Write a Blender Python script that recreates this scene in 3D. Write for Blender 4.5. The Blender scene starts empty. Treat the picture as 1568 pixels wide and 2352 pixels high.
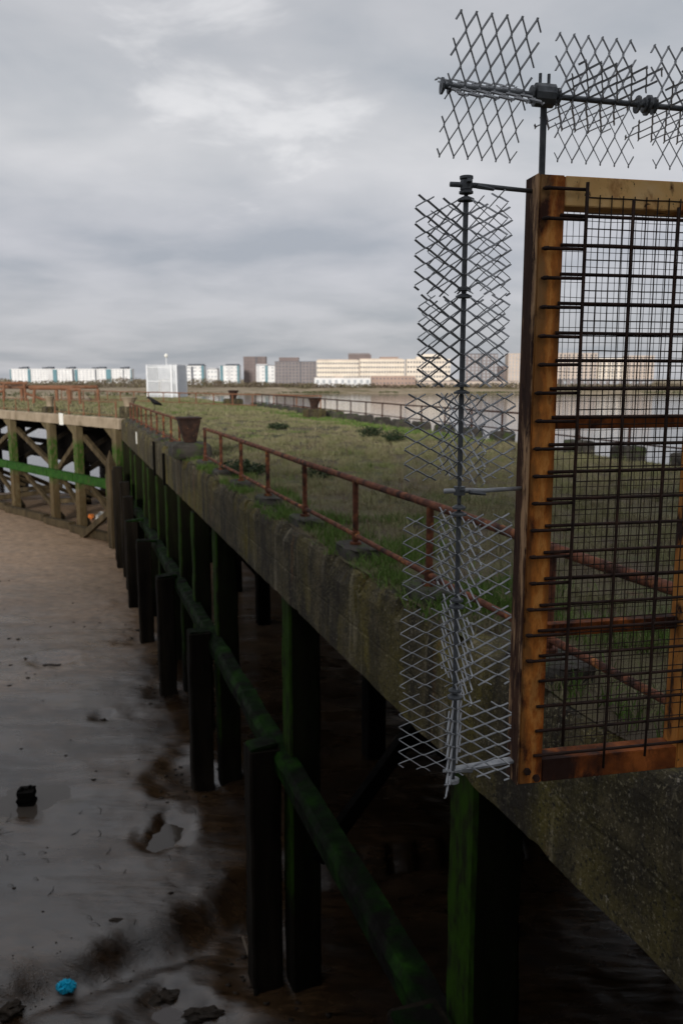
import bpy, bmesh, math, random
import numpy as np
from mathutils import Vector, Matrix, noise as mn
random.seed(7); rng = np.random.default_rng(7)
S = bpy.context.scene
C = S.collection
rad = math.radians

# ------------------------------------------------------------------ camera
F, CX, CY, HZ, ZC = 1900., 784., 1176., 872., 2.3
PITCH = math.atan((CY - HZ) / F)
cp, sp = math.cos(PITCH), math.sin(PITCH)
cam = bpy.data.cameras.new('camera'); co = bpy.data.objects.new('camera', cam); C.objects.link(co)
co.location = (0, 0, ZC); co.rotation_euler = (rad(90) - PITCH, 0, 0)
cam.sensor_fit = 'VERTICAL'; cam.sensor_height = 36; cam.sensor_width = 24
cam.lens = F / 2352. * 36
cam.clip_start = 0.05; cam.clip_end = 9000
cam.dof.use_dof = True; cam.dof.focus_distance = 2.75; cam.dof.aperture_fstop = 4.5
S.camera = co
S.view_settings.view_transform = 'Standard'; S.view_settings.look = 'None'
S.view_settings.exposure = 0.32; S.view_settings.gamma = 1

# ------------------------------------------------------------------ sun and overcast sky
SUN_EL, SUN_AZ = 14., 194.          # azimuth clockwise from +Y (view direction): low, behind the viewer
sl_ = bpy.data.lights.new('sun', 'SUN'); so = bpy.data.objects.new('sun', sl_); C.objects.link(so)
sl_.energy = 2.6; sl_.angle = rad(10); sl_.color = (1.0, .95, .88)
sdir = Vector((math.sin(rad(SUN_AZ)) * math.cos(rad(SUN_EL)), math.cos(rad(SUN_AZ)) * math.cos(rad(SUN_EL)), math.sin(rad(SUN_EL))))
so.rotation_euler = sdir.to_track_quat('Z', 'Y').to_euler(); so.location = (30, -40, 60)

w = bpy.data.worlds.new('World'); S.world = w; w.use_nodes = True
nt = w.node_tree; nt.nodes.clear()
def N(t, **k):
    n = nt.nodes.new(t)
    for a, b in k.items(): setattr(n, a, b)
    return n
L = lambda a, b: nt.links.new(a, b)
out = N('ShaderNodeOutputWorld'); bg = N('ShaderNodeBackground'); L(bg.outputs[0], out.inputs[0])
bg.inputs['Strength'].default_value = 0.1
sky = N('ShaderNodeTexSky', sky_type='NISHITA'); sky.sun_disc = False
sky.sun_elevation = rad(SUN_EL); sky.sun_rotation = rad(SUN_AZ)
tc = N('ShaderNodeTexCoord')
sep = N('ShaderNodeSeparateXYZ'); L(tc.outputs['Generated'], sep.inputs[0])
def math_(op, a, b=None, c=None, clamp=False):
    n = N('ShaderNodeMath', operation=op); n.use_clamp = clamp
    for i, v in enumerate((a, b, c)):
        if v is None: continue
        if isinstance(v, (int, float)): n.inputs[i].default_value = v
        else: L(v, n.inputs[i])
    return n.outputs[0]
# clouds lie on a flat layer: project the direction on a plane overhead
zz = math_('ADD', math_('MAXIMUM', sep.outputs['Z'], 0.0), 0.16)
px = math_('DIVIDE', sep.outputs['X'], zz); py = math_('DIVIDE', sep.outputs['Y'], zz)
cmb = N('ShaderNodeCombineXYZ'); L(px, cmb.inputs[0]); L(py, cmb.inputs[1])
def noise_(vec, sc, det=5, rough=.55, dist=0.0):
    n = N('ShaderNodeTexNoise'); L(vec, n.inputs['Vector'])
    n.inputs['Scale'].default_value = sc; n.inputs['Detail'].default_value = det
    n.inputs['Roughness'].default_value = rough; n.inputs['Distortion'].default_value = dist
    return n.outputs['Fac']
mp = N('ShaderNodeMapping'); L(cmb.outputs[0], mp.inputs[0]); mp.inputs['Location'].default_value = (7.4, 5.2, 0); mp.inputs['Scale'].default_value = (.95, .95, 1)
n1 = noise_(mp.outputs[0], 1.05, 4, .45, .4)
n2 = noise_(mp.outputs[0], 3.2, 5, .55, .3)
dens = math_('ADD', math_('MULTIPLY', n1, .75), math_('MULTIPLY', n2, .25))
# elevation tone: dusky band low down, pale at mid height, dim overhead
er = N('ShaderNodeValToRGB'); L(math_('MULTIPLY', sep.outputs['Z'], 1.0), er.inputs[0])
e = er.color_ramp; e.interpolation = 'EASE'
e.elements[0].position = 0.0; e.elements[0].color = (.72, .74, .79, 1)
e.elements[1].position = 1.0; e.elements[1].color = (1.45, 1.47, 1.52, 1)
for p_, c_ in ((.06, (.73, .745, .80, 1)), (.14, (.81, .82, .88, 1)), (.26, (.93, .94, .965, 1)), (.40, (.84, .855, .89, 1)), (.55, (.70, .72, .76, 1)), (.78, (1.25, 1.27, 1.32, 1))):
    q = e.elements.new(p_); q.color = c_
cr = N('ShaderNodeValToRGB'); L(dens, cr.inputs[0])
e = cr.color_ramp
e.elements[0].position = .38; e.elements[0].color = (.76, .79, .83, 1)
e.elements[1].position = .63; e.elements[1].color = (1.16, 1.14, 1.14, 1)
q = e.elements.new(.5); q.color = (.97, .97, .985, 1)
# the thin patch where the light comes through
pd = N('ShaderNodeVectorMath', operation='DOT_PRODUCT'); L(tc.outputs['Generated'], pd.inputs[0])
a_ = Vector((-.115, 1.071, .372)).normalized(); pd.inputs[1].default_value = a_
pn = math_('ADD', pd.outputs['Value'], math_('MULTIPLY', math_('SUBTRACT', n2, .5), .05))
pm = N('ShaderNodeMapRange', interpolation_type='SMOOTHSTEP'); L(pn, pm.inputs[0])
pm.inputs[1].default_value = .993; pm.inputs[2].default_value = 1.004; pm.inputs[3].default_value = 0; pm.inputs[4].default_value = .38
def mixc(a, b, fac, mode='MIX'):
    n = N('ShaderNodeMix', data_type='RGBA', blend_type=mode)
    if isinstance(fac, (int, float)): n.inputs[0].default_value = fac
    else: L(fac, n.inputs[0])
    for s_, v in ((n.inputs[6], a), (n.inputs[7], b)):
        if isinstance(v, tuple): s_.default_value = v
        else: L(v, s_)
    return n.outputs[2]
cl = mixc(er.outputs[0], cr.outputs[0], 1.0, 'MULTIPLY')
cl = mixc(cl, (1.60, 1.58, 1.58, 1), pm.outputs[0])
cl = mixc(cl, (5.2, 5.2, 5.2, 1), 1.0, 'MULTIPLY')
fin = mixc(sky.outputs[0], cl, .94)
L(fin, bg.inputs['Color'])

# ------------------------------------------------------------------ geometry of the place
TH = rad(18.5)
D = Vector((-math.sin(TH), math.cos(TH), 0)); R = Vector((math.cos(TH), math.sin(TH), 0)); UP = Vector((0, 0, 1))
def J(s, l, z=0.): return D * s + R * l + UP * z           # jetty coordinates: along, across, up
def at(x, y, Y):                                          # photograph position (1568 wide) at distance Y
    a = (x - CX) / F; b = -(y - CY) / F
    f_ = cp + sp * b; u_ = -sp + cp * b; k = Y / f_
    return Vector((a * k, Y, ZC + u_ * k))
def atz(x, y, z):
    a = (x - CX) / F; b = -(y - CY) / F
    f_ = cp + sp * b; u_ = -sp + cp * b; k = (z - ZC) / u_
    return Vector((a * k, f_ * k, z))
MUD, WATER, LOW = -8.4, -9.2, -8.95

# ------------------------------------------------------------------ object helpers
class MB:
    def __init__(self): self.v = []; self.f = []
    def add(self, vs, fs):
        o = len(self.v); self.v += [tuple(p) for p in vs]; self.f += [tuple(i + o for i in q) for q in fs]
    def box(self, c, ax, ay, az):                         # centre and three half-axis vectors
        c, ax, ay, az = map(Vector, (c, ax, ay, az))
        vs = [c + ax * i + ay * j + az * k for k in (-1, 1) for j in (-1, 1) for i in (-1, 1)]
        self.add(vs, [(0, 2, 3, 1), (4, 5, 7, 6), (0, 1, 5, 4), (2, 6, 7, 3), (0, 4, 6, 2), (1, 3, 7, 5)])
        return self
    def bar(self, a, b, w, h=None, up=UP):                # square bar from a to b
        a, b = Vector(a), Vector(b); h = w if h is None else h
        d = b - a; L_ = d.length
        if L_ < 1e-6: return self
        d /= L_
        x = d.cross(up)
        if x.length < 1e-4: x = d.cross(Vector((1, 0, 0)))
        x.normalize(); y = x.cross(d).normalized()
        return self.box((a + b) / 2, x * w / 2, d * L_ / 2, y * h / 2)
    def tube(self, pts, r, n=8, caps=True):               # round tube along points, r a number or a list
        pts = [Vector(p) for p in pts]; m = len(pts)
        rs = r if isinstance(r, (list, tuple)) else [r] * m
        vs = []; x = None
        for i, p in enumerate(pts):
            d = (pts[min(i + 1, m - 1)] - pts[max(i - 1, 0)]).normalized()
            if x is None:
                x = d.cross(UP)
                if x.length < 1e-3: x = d.cross(Vector((1, 0, 0)))
            x = (x - d * x.dot(d)).normalized(); y = d.cross(x)
            for k in range(n):
                t = 2 * math.pi * k / n
                vs.append(p + (x * math.cos(t) + y * math.sin(t)) * rs[i])
        fs = [(i * n + k, i * n + (k + 1) % n, (i + 1) * n + (k + 1) % n, (i + 1) * n + k) for i in range(m - 1) for k in range(n)]
        if caps:
            fs.append(tuple(reversed(range(n)))); fs.append(tuple((m - 1) * n + k for k in range(n)))
        self.add(vs, fs); return self
    def loft(self, rings, closed=True, caps=True):        # rings of equal length
        n = len(rings[0]); vs = [p for r in rings for p in r]; fs = []
        for i in range(len(rings) - 1):
            for k in range(n if closed else n - 1):
                a = i * n + k; b = i * n + (k + 1) % n
                fs.append((a, b, b + n, a + n))
        if caps and closed:
            fs.append(tuple(reversed(range(n)))); fs.append(tuple((len(rings) - 1) * n + k for k in range(n)))
        self.add(vs, fs); return self
    def mesh(self, name, m, smooth=False, bevel=0.0, fix=True):
        me = bpy.data.meshes.new(name); me.from_pydata(self.v, [], self.f); me.update()
        if fix or bevel:
            bm = bmesh.new(); bm.from_mesh(me)
            bmesh.ops.recalc_face_normals(bm, faces=bm.faces)
            if bevel:
                ed = [e_ for e_ in bm.edges if len(e_.link_faces) == 2 and e_.calc_face_angle(0) > .6]
                bmesh.ops.bevel(bm, geom=ed, offset=bevel, segments=2, affect='EDGES', clamp_overlap=True)
            bm.to_mesh(me); bm.free()
        if smooth:
            me.polygons.foreach_set('use_smooth', [True] * len(me.polygons))
        if m: me.materials.append(m)
        return me
    def build(self, name, m, parent=None, loc=None, **k):
        o = bpy.data.objects.new(name, self.mesh(name, m, **k)); C.objects.link(o)
        if parent is not None: o.parent = parent
        if loc is not None: o.location = loc
        return o
def tag(o, label=None, cat=None, group=None, kind=None):
    if label: o['label'] = label
    if cat: o['category'] = cat
    if group: o['group'] = group
    if kind: o['kind'] = kind
    return o
def thing(name, label, cat, loc=(0, 0, 0), group=None):
    o = bpy.data.objects.new(name, None); C.objects.link(o); o.location = loc; o.empty_display_size = .2
    return tag(o, label, cat, group)
def inst(src, parent, loc, rot=None, name=None):
    c = src.copy(); C.objects.link(c); c.parent = parent; c.location = loc
    if rot is not None: c.rotation_euler = rot
    return c
def copy_tree(o, parent=None):
    c = o.copy(); C.objects.link(c)
    if parent is not None: c.parent = parent
    for ch in list(o.children): copy_tree(ch, c)
    return c
def loc_mb(mb, origin):                                   # vertices relative to a thing's base
    o = Vector(origin); mb.v = [tuple(Vector(p) - o) for p in mb.v]; return mb
def raw(name, V, Fc, m, smooth=False):                    # numpy triangles/quads to an object
    me = bpy.data.meshes.new(name)
    V = np.asarray(V, dtype=np.float32); Fc = np.asarray(Fc, dtype=np.int32); k = Fc.shape[1]
    me.vertices.add(len(V)); me.vertices.foreach_set('co', V.ravel())
    me.loops.add(Fc.size); me.loops.foreach_set('vertex_index', Fc.ravel())
    me.polygons.add(len(Fc)); me.polygons.foreach_set('loop_start', np.arange(0, Fc.size, k, dtype=np.int32))
    me.polygons.foreach_set('loop_total', np.full(len(Fc), k, dtype=np.int32))
    me.update(calc_edges=True)
    if smooth: me.polygons.foreach_set('use_smooth', [True] * len(Fc))
    me.materials.append(m); o = bpy.data.objects.new(name, me); C.objects.link(o); return o

# ------------------------------------------------------------------ materials
def M(name, cols, scale=3., rough=(.6, .9), bump=.3, bscale=None, metal=0., stretch=(1, 1, 1), coords='Position', spec=.22, streak=None, patches=(), zones=(), bdist=.02, face=None):
    """cols: colours along a noise; patches: (colour, scale, low, high, stretch) over it; zones: (z0, z1, colour, wobble) bands of growth by height"""
    m = bpy.data.materials.new(name); m.use_nodes = True
    t = m.node_tree; b = t.nodes['Principled BSDF']
    def n(ty, **k):
        q = t.nodes.new(ty)
        for a, v in k.items(): setattr(q, a, v)
        return q
    def vec(st):
        mp_ = n('ShaderNodeMapping'); mp_.inputs['Scale'].default_value = st
        if coords == 'Object': t.links.new(n('ShaderNodeTexCoord').outputs['Object'], mp_.inputs[0])
        else: t.links.new(n('ShaderNodeNewGeometry').outputs['Position'], mp_.inputs[0])
        return mp_.outputs[0]
    def nz(sc, st=(1, 1, 1), det=6, ro=.6, dist=0.):
        q = n('ShaderNodeTexNoise'); q.inputs['Scale'].default_value = sc; q.inputs['Detail'].default_value = det
        q.inputs['Roughness'].default_value = ro; q.inputs['Distortion'].default_value = dist
        t.links.new(vec(st), q.inputs['Vector']); return q.outputs['Fac']
    def rng_(v, a, c, lo=0., hi=1.):
        q = n('ShaderNodeMapRange'); t.links.new(v, q.inputs[0])
        for i, x in enumerate((a, c, lo, hi)): q.inputs[i + 1].default_value = x
        return q.outputs[0]
    base = nz(scale, stretch)
    r = n('ShaderNodeValToRGB'); t.links.new(base, r.inputs[0]); el = r.color_ramp
    k = len(cols)
    for i, c_ in enumerate(cols):
        p_ = .28 + .44 * i / max(1, k - 1)
        if i < 2: el.elements[i].position = p_; el.elements[i].color = (*c_, 1)
        else: q = el.elements.new(p_); q.color = (*c_, 1)
    if k == 1: el.elements[1].color = (*cols[0], 1)
    col = r.outputs[0]
    def mix(a, c_, f):
        q = n('ShaderNodeMix', data_type='RGBA'); t.links.new(f, q.inputs[0]); t.links.new(a, q.inputs[6])
        if isinstance(c_, tuple): q.inputs[7].default_value = (*c_, 1)
        else: t.links.new(c_, q.inputs[7])
        return q.outputs[2]
    for c_, sc, lo, hi, st in patches:
        col = mix(col, c_, rng_(nz(sc, st, 7, .65, .3), lo, hi))
    if zones:
        g = n('ShaderNodeNewGeometry'); sx = n('ShaderNodeSeparateXYZ'); t.links.new(g.outputs['Position'], sx.inputs[0])
        wob = nz(2.2, (1, 1, .4), 5, .7)
        for z0, z1, c_, wb in zones:
            ad = n('ShaderNodeMath', operation='MULTIPLY_ADD'); t.links.new(wob, ad.inputs[0]); ad.inputs[1].default_value = wb
            t.links.new(sx.outputs['Z'], ad.inputs[2])
            lo = rng_(ad.outputs[0], z0 + wb * .5 - .25, z0 + wb * .5 + .25); hi = rng_(ad.outputs[0], z1 + wb * .5 - .25, z1 + wb * .5 + .25, 1, 0)
            mu = n('ShaderNodeMath', operation='MULTIPLY'); t.links.new(lo, mu.inputs[0]); t.links.new(hi, mu.inputs[1])
            spk = n('ShaderNodeMath', operation='MULTIPLY'); t.links.new(mu.outputs[0], spk.inputs[0]); t.links.new(rng_(nz(7., (1, 1, .35), 5, .7),   .36, .56, .06, 1.), spk.inputs[1])
            fo = spk.outputs[0]
            if face is not None:                            # moss stronger on one side: its side light is put into the colour
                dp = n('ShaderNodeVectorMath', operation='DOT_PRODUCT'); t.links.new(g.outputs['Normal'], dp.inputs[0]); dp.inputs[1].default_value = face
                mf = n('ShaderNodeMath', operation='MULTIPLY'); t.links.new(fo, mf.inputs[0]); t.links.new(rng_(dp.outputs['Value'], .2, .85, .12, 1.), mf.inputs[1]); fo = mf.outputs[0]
            col = mix(col, c_, fo)
    t.links.new(col, b.inputs['Base Color'])
    t.links.new(rng_(nz(scale * 2.3, stretch), .35, .65, rough[0], rough[1]), b.inputs['Roughness'])
    b.inputs['Metallic'].default_value = metal; b.inputs['Specular IOR Level'].default_value = spec
    if bump:
        bp = n('ShaderNodeBump'); bp.inputs['Strength'].default_value = bump; bp.inputs['Distance'].default_value = bdist
        t.links.new(nz(bscale or scale * 5, stretch, 8, .65), bp.inputs['Height']); t.links.new(bp.outputs[0], b.inputs['Normal'])
    return m
V1 = (1, 1, 1)
m_conc = M('weathered_concrete', [(.016, .013, .007), (.052, .042, .020), (.105, .084, .042)], 1.5, (.75, .95), .8, 14, stretch=(1, 1, 1.6),
           patches=[((.015, .012, .008), 2.2, .50, .62, (1.5, 1.5, .12)), ((.21, .18, .12), 2.6, .58, .68, (1.4, 1.4, .16)), ((.13, .055, .02), 1.5, .60, .72, (1.6, 1.6, .14)), ((.13, .105, .016), .8, .50, .70, (.9, .9, .6)), ((.22, .19, .12), 34, .57, .63, V1), ((.025, .02, .014), 1.3, .50, .66, (1.2, 1.2, .3)), ((.26, .23, .18), 16, .62, .70, V1), ((.018, .016, .012), 27, .55, .61, V1)], bdist=.03)
m_conc_pale = M('pale_concrete', [(.20, .155, .105), (.30, .24, .17), (.37, .30, .22)], .9, (.8, .95), .5, 9, patches=[((.15, .12, .07), 1.2, .52, .7, (1, 1, .4))])
m_conc_dark = M('sooty_concrete', [(.02, .018, .016), (.045, .04, .034), (.075, .066, .055)], 3, (.8, .95), .7, 18, patches=[((.05, .07, .02), 2.5, .5, .65, V1)])
ZN = [(-5.2, -2.1, (.022, .105, .008), .7), (-12, -5.6, (.05, .036, .022), .6)]
m_pile = M('side_lit_mossy_timber', [(.003, .0025, .002), (.009, .0075, .005), (.017, .014, .009)], 2, (.7, .95), .6, 10, spec=.08, stretch=(1, 1, .15), zones=[(-7.2, -1.5, (.020, .050, .003), .9)], face=tuple(-R), bdist=.02)  # mossy piles, outer side painted greener as lit, other sides kept near black
m_wing = M('algae_timber', [(.05, .038, .02), (.11, .085, .045), (.18, .145, .08)], 1.2, (.6, .9), .5, 8, stretch=(1, 1, .3), zones=[(-5.3, -2.0, (.024, .068, .004), .6), (-12, -5.4, (.09, .06, .026), .6)])
m_fend = M('rotten_timber', [(.004, .003, .002), (.011, .0085, .006), (.022, .017, .011)], 2.5, (.7, .95), .6, 12, spec=.08, stretch=(1, 1, .12))
m_logs = M('pale_rotten_timber', [(.03, .022, .011), (.065, .047, .024), (.11, .08, .042)], 2.5, (.6, .9), .6, 12, stretch=(1, 1, .2))
m_slime_lit = M('lit_green_slime', [(.008, .034, .002), (.014, .062, .004), (.026, .085, .007)], 2.4, (.5, .8), .5, 14, patches=[((.06, .06, .02), 2.5, .58, .7, V1)])  # lit copy of the slime: the far arm's sunlight is in the colour
m_slime_shaded = M('shaded_green_slime', [(.0008, .0026, .0004), (.003, .012, .0008), (.011, .042, .002)], 2.4, (.6, .9), .5, 14, spec=.08, patches=[((.004, .0035, .0025), 1.6, .48, .60, V1)])  # shaded copy of the slime: under-deck dimness is in the colour
m_black = M('black_and_shaded_timber', [(.0025, .002, .0018), (.006, .005, .004)], 2, (.7, .95), .4, 9, spec=.06)  # black stump and strips; under the deck the shade is put into this colour
m_rust = M('rusty_tube', [(.045, .017, .011), (.12, .043, .024), (.23, .085, .038)], 9, (.75, .95), .6, 50, patches=[((.44, .18, .05), 5, .58, .68, V1), ((.028, .013, .010), 3.5, .50, .62, V1), ((.34, .24, .18), 16, .66, .71, V1)], bdist=.006)
m_rust_bol = M('flaking_bollard', [(.012, .008, .007), (.032, .017, .012), (.065, .032, .02)], 5, (.7, .95), .5, 30, patches=[((.22, .11, .06), 6, .60, .66, V1)])
m_rust_dk = M('dark_red_rust', [(.02, .009, .007), (.04, .017, .012), (.065, .027, .018)], 3, (.8, .95), .3, 20)
m_rust_far = M('orange_rusted_steel', [(.12, .058, .034), (.20, .092, .05), (.18, .12, .085)], 2.0, (.8, .95), .3, 12)
m_gate = M('rusted_gate_paint', [(.05, .016, .007), (.36, .11, .02), (.62, .27, .06), (.66, .40, .17)], 5.5, (.55, .9), .35, 30, stretch=(1, 1, .22),
           patches=[((.035, .012, .007), 7, .53, .62, (1, 1, .55)), ((.035, .015, .009), 22, .63, .69, (1, 1, .6)), ((.62, .46, .30), 9, .66, .74, (1, 1, .7))], bdist=.003)
def gate_post_material(t0):
    """rust bleeds from the weld side of the post, the paint survives in the middle"""
    m = m_gate.copy(); m.name = 'rust_streaked_post'; t = m.node_tree; b = t.nodes['Principled BSDF']
    old = b.inputs['Base Color'].links[0].from_socket
    n = lambda ty: t.nodes.new(ty)
    g = n('ShaderNodeNewGeometry'); su = n('ShaderNodeVectorMath'); su.operation = 'SUBTRACT'; t.links.new(g.outputs['Position'], su.inputs[0]); su.inputs[1].default_value = tuple(t0)
    dt = n('ShaderNodeVectorMath'); dt.operation = 'DOT_PRODUCT'; t.links.new(su.outputs[0], dt.inputs[0]); dt.inputs[1].default_value = tuple(GU)
    mp_ = n('ShaderNodeMapping'); mp_.inputs['Scale'].default_value = (1, 1, .35); t.links.new(g.outputs['Position'], mp_.inputs[0])
    nz = n('ShaderNodeTexNoise'); nz.inputs['Scale'].default_value = 19; nz.inputs['Detail'].default_value = 7; nz.inputs['Roughness'].default_value = .68; t.links.new(mp_.outputs[0], nz.inputs['Vector'])
    ad = n('ShaderNodeMath'); ad.operation = 'MULTIPLY_ADD'; t.links.new(nz.outputs['Fac'], ad.inputs[0]); ad.inputs[1].default_value = .15; t.links.new(dt.outputs['Value'], ad.inputs[2])
    r = n('ShaderNodeValToRGB'); mr = n('ShaderNodeMapRange'); t.links.new(ad.outputs[0], mr.inputs[0]); mr.inputs[1].default_value = .070; mr.inputs[2].default_value = .178; t.links.new(mr.outputs[0], r.inputs[0])
    e = r.color_ramp; e.elements[0].position = .0; e.elements[0].color = (.04, .016, .009, 1); e.elements[1].position = 1.; e.elements[1].color = (.05, .018, .007, 1)
    for p_, c_ in ((.22, (.06, .018, .008)), (.32, (.26, .068, .012)), (.43, (.54, .17, .026)), (.56, (.74, .33, .085)), (.67, (.48, .13, .018)), (.82, (.20, .05, .009))): q = e.elements.new(p_); q.color = (*c_, 1)
    mx = n('ShaderNodeMix'); mx.data_type = 'RGBA'; mx.inputs[0].default_value = .60; t.links.new(old, mx.inputs[6]); t.links.new(r.outputs[0], mx.inputs[7])
    t.links.new(mx.outputs[2], b.inputs['Base Color']); return m
m_gate_top = M('faded_yellow_gate_paint', [(.68, .38, .13), (.80, .50, .20), (.82, .58, .30)], 7, (.55, .85), .2, 30,
           patches=[((.30, .09, .02), 6, .54, .66, (1, 1, .6)), ((.10, .035, .015), 11, .60, .67, (1, 1, .5)), ((.05, .022, .012), 30, .63, .67, V1)], bdist=.002)
m_gate_side = M('dark_flaking_rust', [(.028, .013, .009), (.055, .024, .014), (.085, .038, .02)], 8, (.8, .95), .7, 40, stretch=(1, 1, .25),
           patches=[((.46, .28, .15), 12, .535, .60, (1, 1, .14)), ((.03, .012, .008), 30, .56, .62, (1, 1, .3))], bdist=.004)
m_gate_low = M('deep_orange_rust', [(.045, .015, .008), (.19, .052, .011), (.44, .13, .028)], 8, (.7, .95), .4, 40, patches=[((.03, .012, .008), 6, .52, .62, (1, 1, .5))], bdist=.003)
m_bar = M('black_rusty_bar', [(.012, .008, .007), (.03, .016, .012), (.055, .026, .017)], 18, (.6, .9), .5, 90, bdist=.002)
m_wire = M('brown_wire', [(.02, .014, .011), (.05, .03, .02)], 30, (.5, .8), 0)
m_galv = M('galvanised_steel', [(.20, .21, .225), (.30, .31, .325), (.40, .41, .42)], 30, (.42, .65), .15, 120, metal=.15, bdist=.001)
m_galv_dk = M('dull_galvanised_steel', [(.055, .06, .067), (.10, .107, .115), (.14, .15, .16)], 25, (.45, .7), .2, 100, metal=.4, bdist=.001)
m_white = M('white_coated_steel', [(.62, .64, .66), (.74, .75, .76)], 2, (.5, .7), 0)
m_plate = M('white_plate', [(.7, .69, .62), (.8, .79, .74)], 6, (.5, .7), 0)
m_soil = M('mossy_soil', [(.035, .027, .017), (.075, .058, .036), (.080, .072, .034), (.12, .098, .064)], .9, (.85, 1), .9, 10,
           patches=[((.045, .062, .014), .35, .54, .70, V1), ((.10, .055, .028), 1.7, .60, .72, V1), ((.018, .016, .014), .8, .60, .70, V1)], bdist=.06)
m_grass = M('dry_grass', [(.12, .10, .06), (.23, .20, .12), (.19, .19, .085), (.30, .265, .175)], .8, (.7, .95), 0,
            patches=[((.085, .13, .03), .33, .53, .68, V1), ((.045, .04, .026), 1.4, .56, .68, V1), ((.34, .30, .21), 2.6, .58, .72, V1)])
m_green = M('fresh_grass', [(.05, .095, .015), (.085, .15, .026), (.13, .18, .045)], 3, (.6, .9), 0)
m_stem = M('dead_stem', [(.10, .06, .03), (.2, .14, .08)], 3, (.8, .95), 0)
m_bush = M('dark_shrub_leaves', [(.012, .022, .010), (.022, .036, .014), (.035, .045, .02)], 6, (.6, .9), 0)
m_crow = M('black_feathers', [(.006, .006, .007), (.012, .012, .014)], 20, (.5, .75), 0)
m_blue = M('blue_plastic', [(.004, .30, .50), (.01, .42, .62)], 20, (.25, .45), .4, 40)
m_litter = M('white_litter', [(.55, .55, .52), (.7, .7, .68)], 8, (.5, .8), 0)
m_orange = M('orange_litter', [(.6, .16, .03), (.7, .24, .06)], 8, (.5, .8), 0)
m_clod = M('muddy_scraps', [(.012, .009, .006), (.03, .021, .014)], 5, (.6, .9), 0)
m_stick = M('weathered_pole', [(.13, .10, .075), (.2, .16, .12)], 8, (.7, .9), .3, 30)

def mud_material():
    m = bpy.data.materials.new('wet_mud'); m.use_nodes = True; t = m.node_tree; b = t.nodes['Principled BSDF']
    def n(ty, **k):
        q = t.nodes.new(ty)
        for a, v in k.items(): setattr(q, a, v)
        return q
    g = n('ShaderNodeNewGeometry')
    def nz(sc, st, det=6, ro=.6, dist=0., rot=0.):
        mp_ = n('ShaderNodeMapping'); mp_.inputs['Scale'].default_value = st; mp_.inputs['Rotation'].default_value = (0, 0, rot)
        t.links.new(g.outputs['Position'], mp_.inputs[0]); q = n('ShaderNodeTexNoise'); t.links.new(mp_.outputs[0], q.inputs['Vector'])
        q.inputs['Scale'].default_value = sc; q.inputs['Detail'].default_value = det; q.inputs['Roughness'].default_value = ro; q.inputs['Distortion'].default_value = dist
        return q.outputs['Fac']
    def rr(v, a, c, lo, hi):
        q = n('ShaderNodeMapRange'); t.links.new(v, q.inputs[0])
        for i, x in enumerate((a, c, lo, hi)): q.inputs[i + 1].default_value = x
        return q.outputs[0]
    r = n('ShaderNodeValToRGB'); t.links.new(nz(.35, (1, 1, 1), 7, .62, .4), r.inputs[0]); e_ = r.color_ramp
    e_.elements[0].position = .34; e_.elements[0].color = (.014, .0078, .0038, 1); e_.elements[1].position = .64; e_.elements[1].color = (.060, .035, .017, 1)
    q = e_.elements.new(.5); q.color = (.034, .0195, .0095, 1)
    sx = n('ShaderNodeSeparateXYZ'); t.links.new(g.outputs['Position'], sx.inputs[0])
    dry_lit = n('ShaderNodeMath', operation='MULTIPLY_ADD'); t.links.new(nz(.16, (1, 1, 1), 5, .6, .4), dry_lit.inputs[0]); dry_lit.inputs[1].default_value = 26; t.links.new(sx.outputs['Y'], dry_lit.inputs[2])
    dry_lit_f = rr(dry_lit.outputs[0], 40, 62, 0, 1)                  # drier towards the far arm; its sunlit warmth is put into the colour
    mxd = n('ShaderNodeMix', data_type='RGBA'); t.links.new(dry_lit_f, mxd.inputs[0]); t.links.new(r.outputs[0], mxd.inputs[6]); mxd.inputs[7].default_value = (.34, .225, .135, 1)
    fine = n('ShaderNodeMix', data_type='RGBA', blend_type='MULTIPLY'); fine.inputs[0].default_value = 1.; t.links.new(mxd.outputs[2], fine.inputs[6])
    fr_ = n('ShaderNodeValToRGB'); t.links.new(nz(4.5, (.5, 1.5, 1), 9, .72, .4, .25), fr_.inputs[0]); fr_.color_ramp.elements[0].position = .36; fr_.color_ramp.elements[0].color = (.35, .34, .33, 1); fr_.color_ramp.elements[1].position = .62; fr_.color_ramp.elements[1].color = (1.25, 1.22, 1.2, 1)
    t.links.new(fr_.outputs[0], fine.inputs[7]); t.links.new(fine.outputs[2], b.inputs['Base Color'])
    # thin film of water lies in sheets and streaks
    wet = nz(.55, (.5, 1.5, 1), 7, .6, .5, .25)
    rgh = n('ShaderNodeMath', operation='MULTIPLY_ADD'); t.links.new(dry_lit_f, rgh.inputs[0]); rgh.inputs[1].default_value = .35; t.links.new(rr(wet, .36, .60, .09, .34), rgh.inputs[2]); t.links.new(rgh.outputs[0], b.inputs['Roughness'])
    b.inputs['IOR'].default_value = 1.72
    t.links.new(rr(wet, .40, .64, .56, .42), b.inputs['Specular IOR Level'])
    h1 = nz(3.6, (.45, 1.8, 1), 9, .68, .5, .3); h2 = nz(21, (.6, 1.5, 1), 6, .7, .2, .2)
    ad = n('ShaderNodeMath', operation='MULTIPLY_ADD'); t.links.new(h2, ad.inputs[0]); ad.inputs[1].default_value = .22; t.links.new(h1, ad.inputs[2])
    bp = n('ShaderNodeBump'); bp.inputs['Strength'].default_value = .27; bp.inputs['Distance'].default_value = .075
    t.links.new(ad.outputs[0], bp.inputs['Height']); t.links.new(bp.outputs[0], b.inputs['Normal'])
    return m
m_mud = mud_material()
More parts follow.
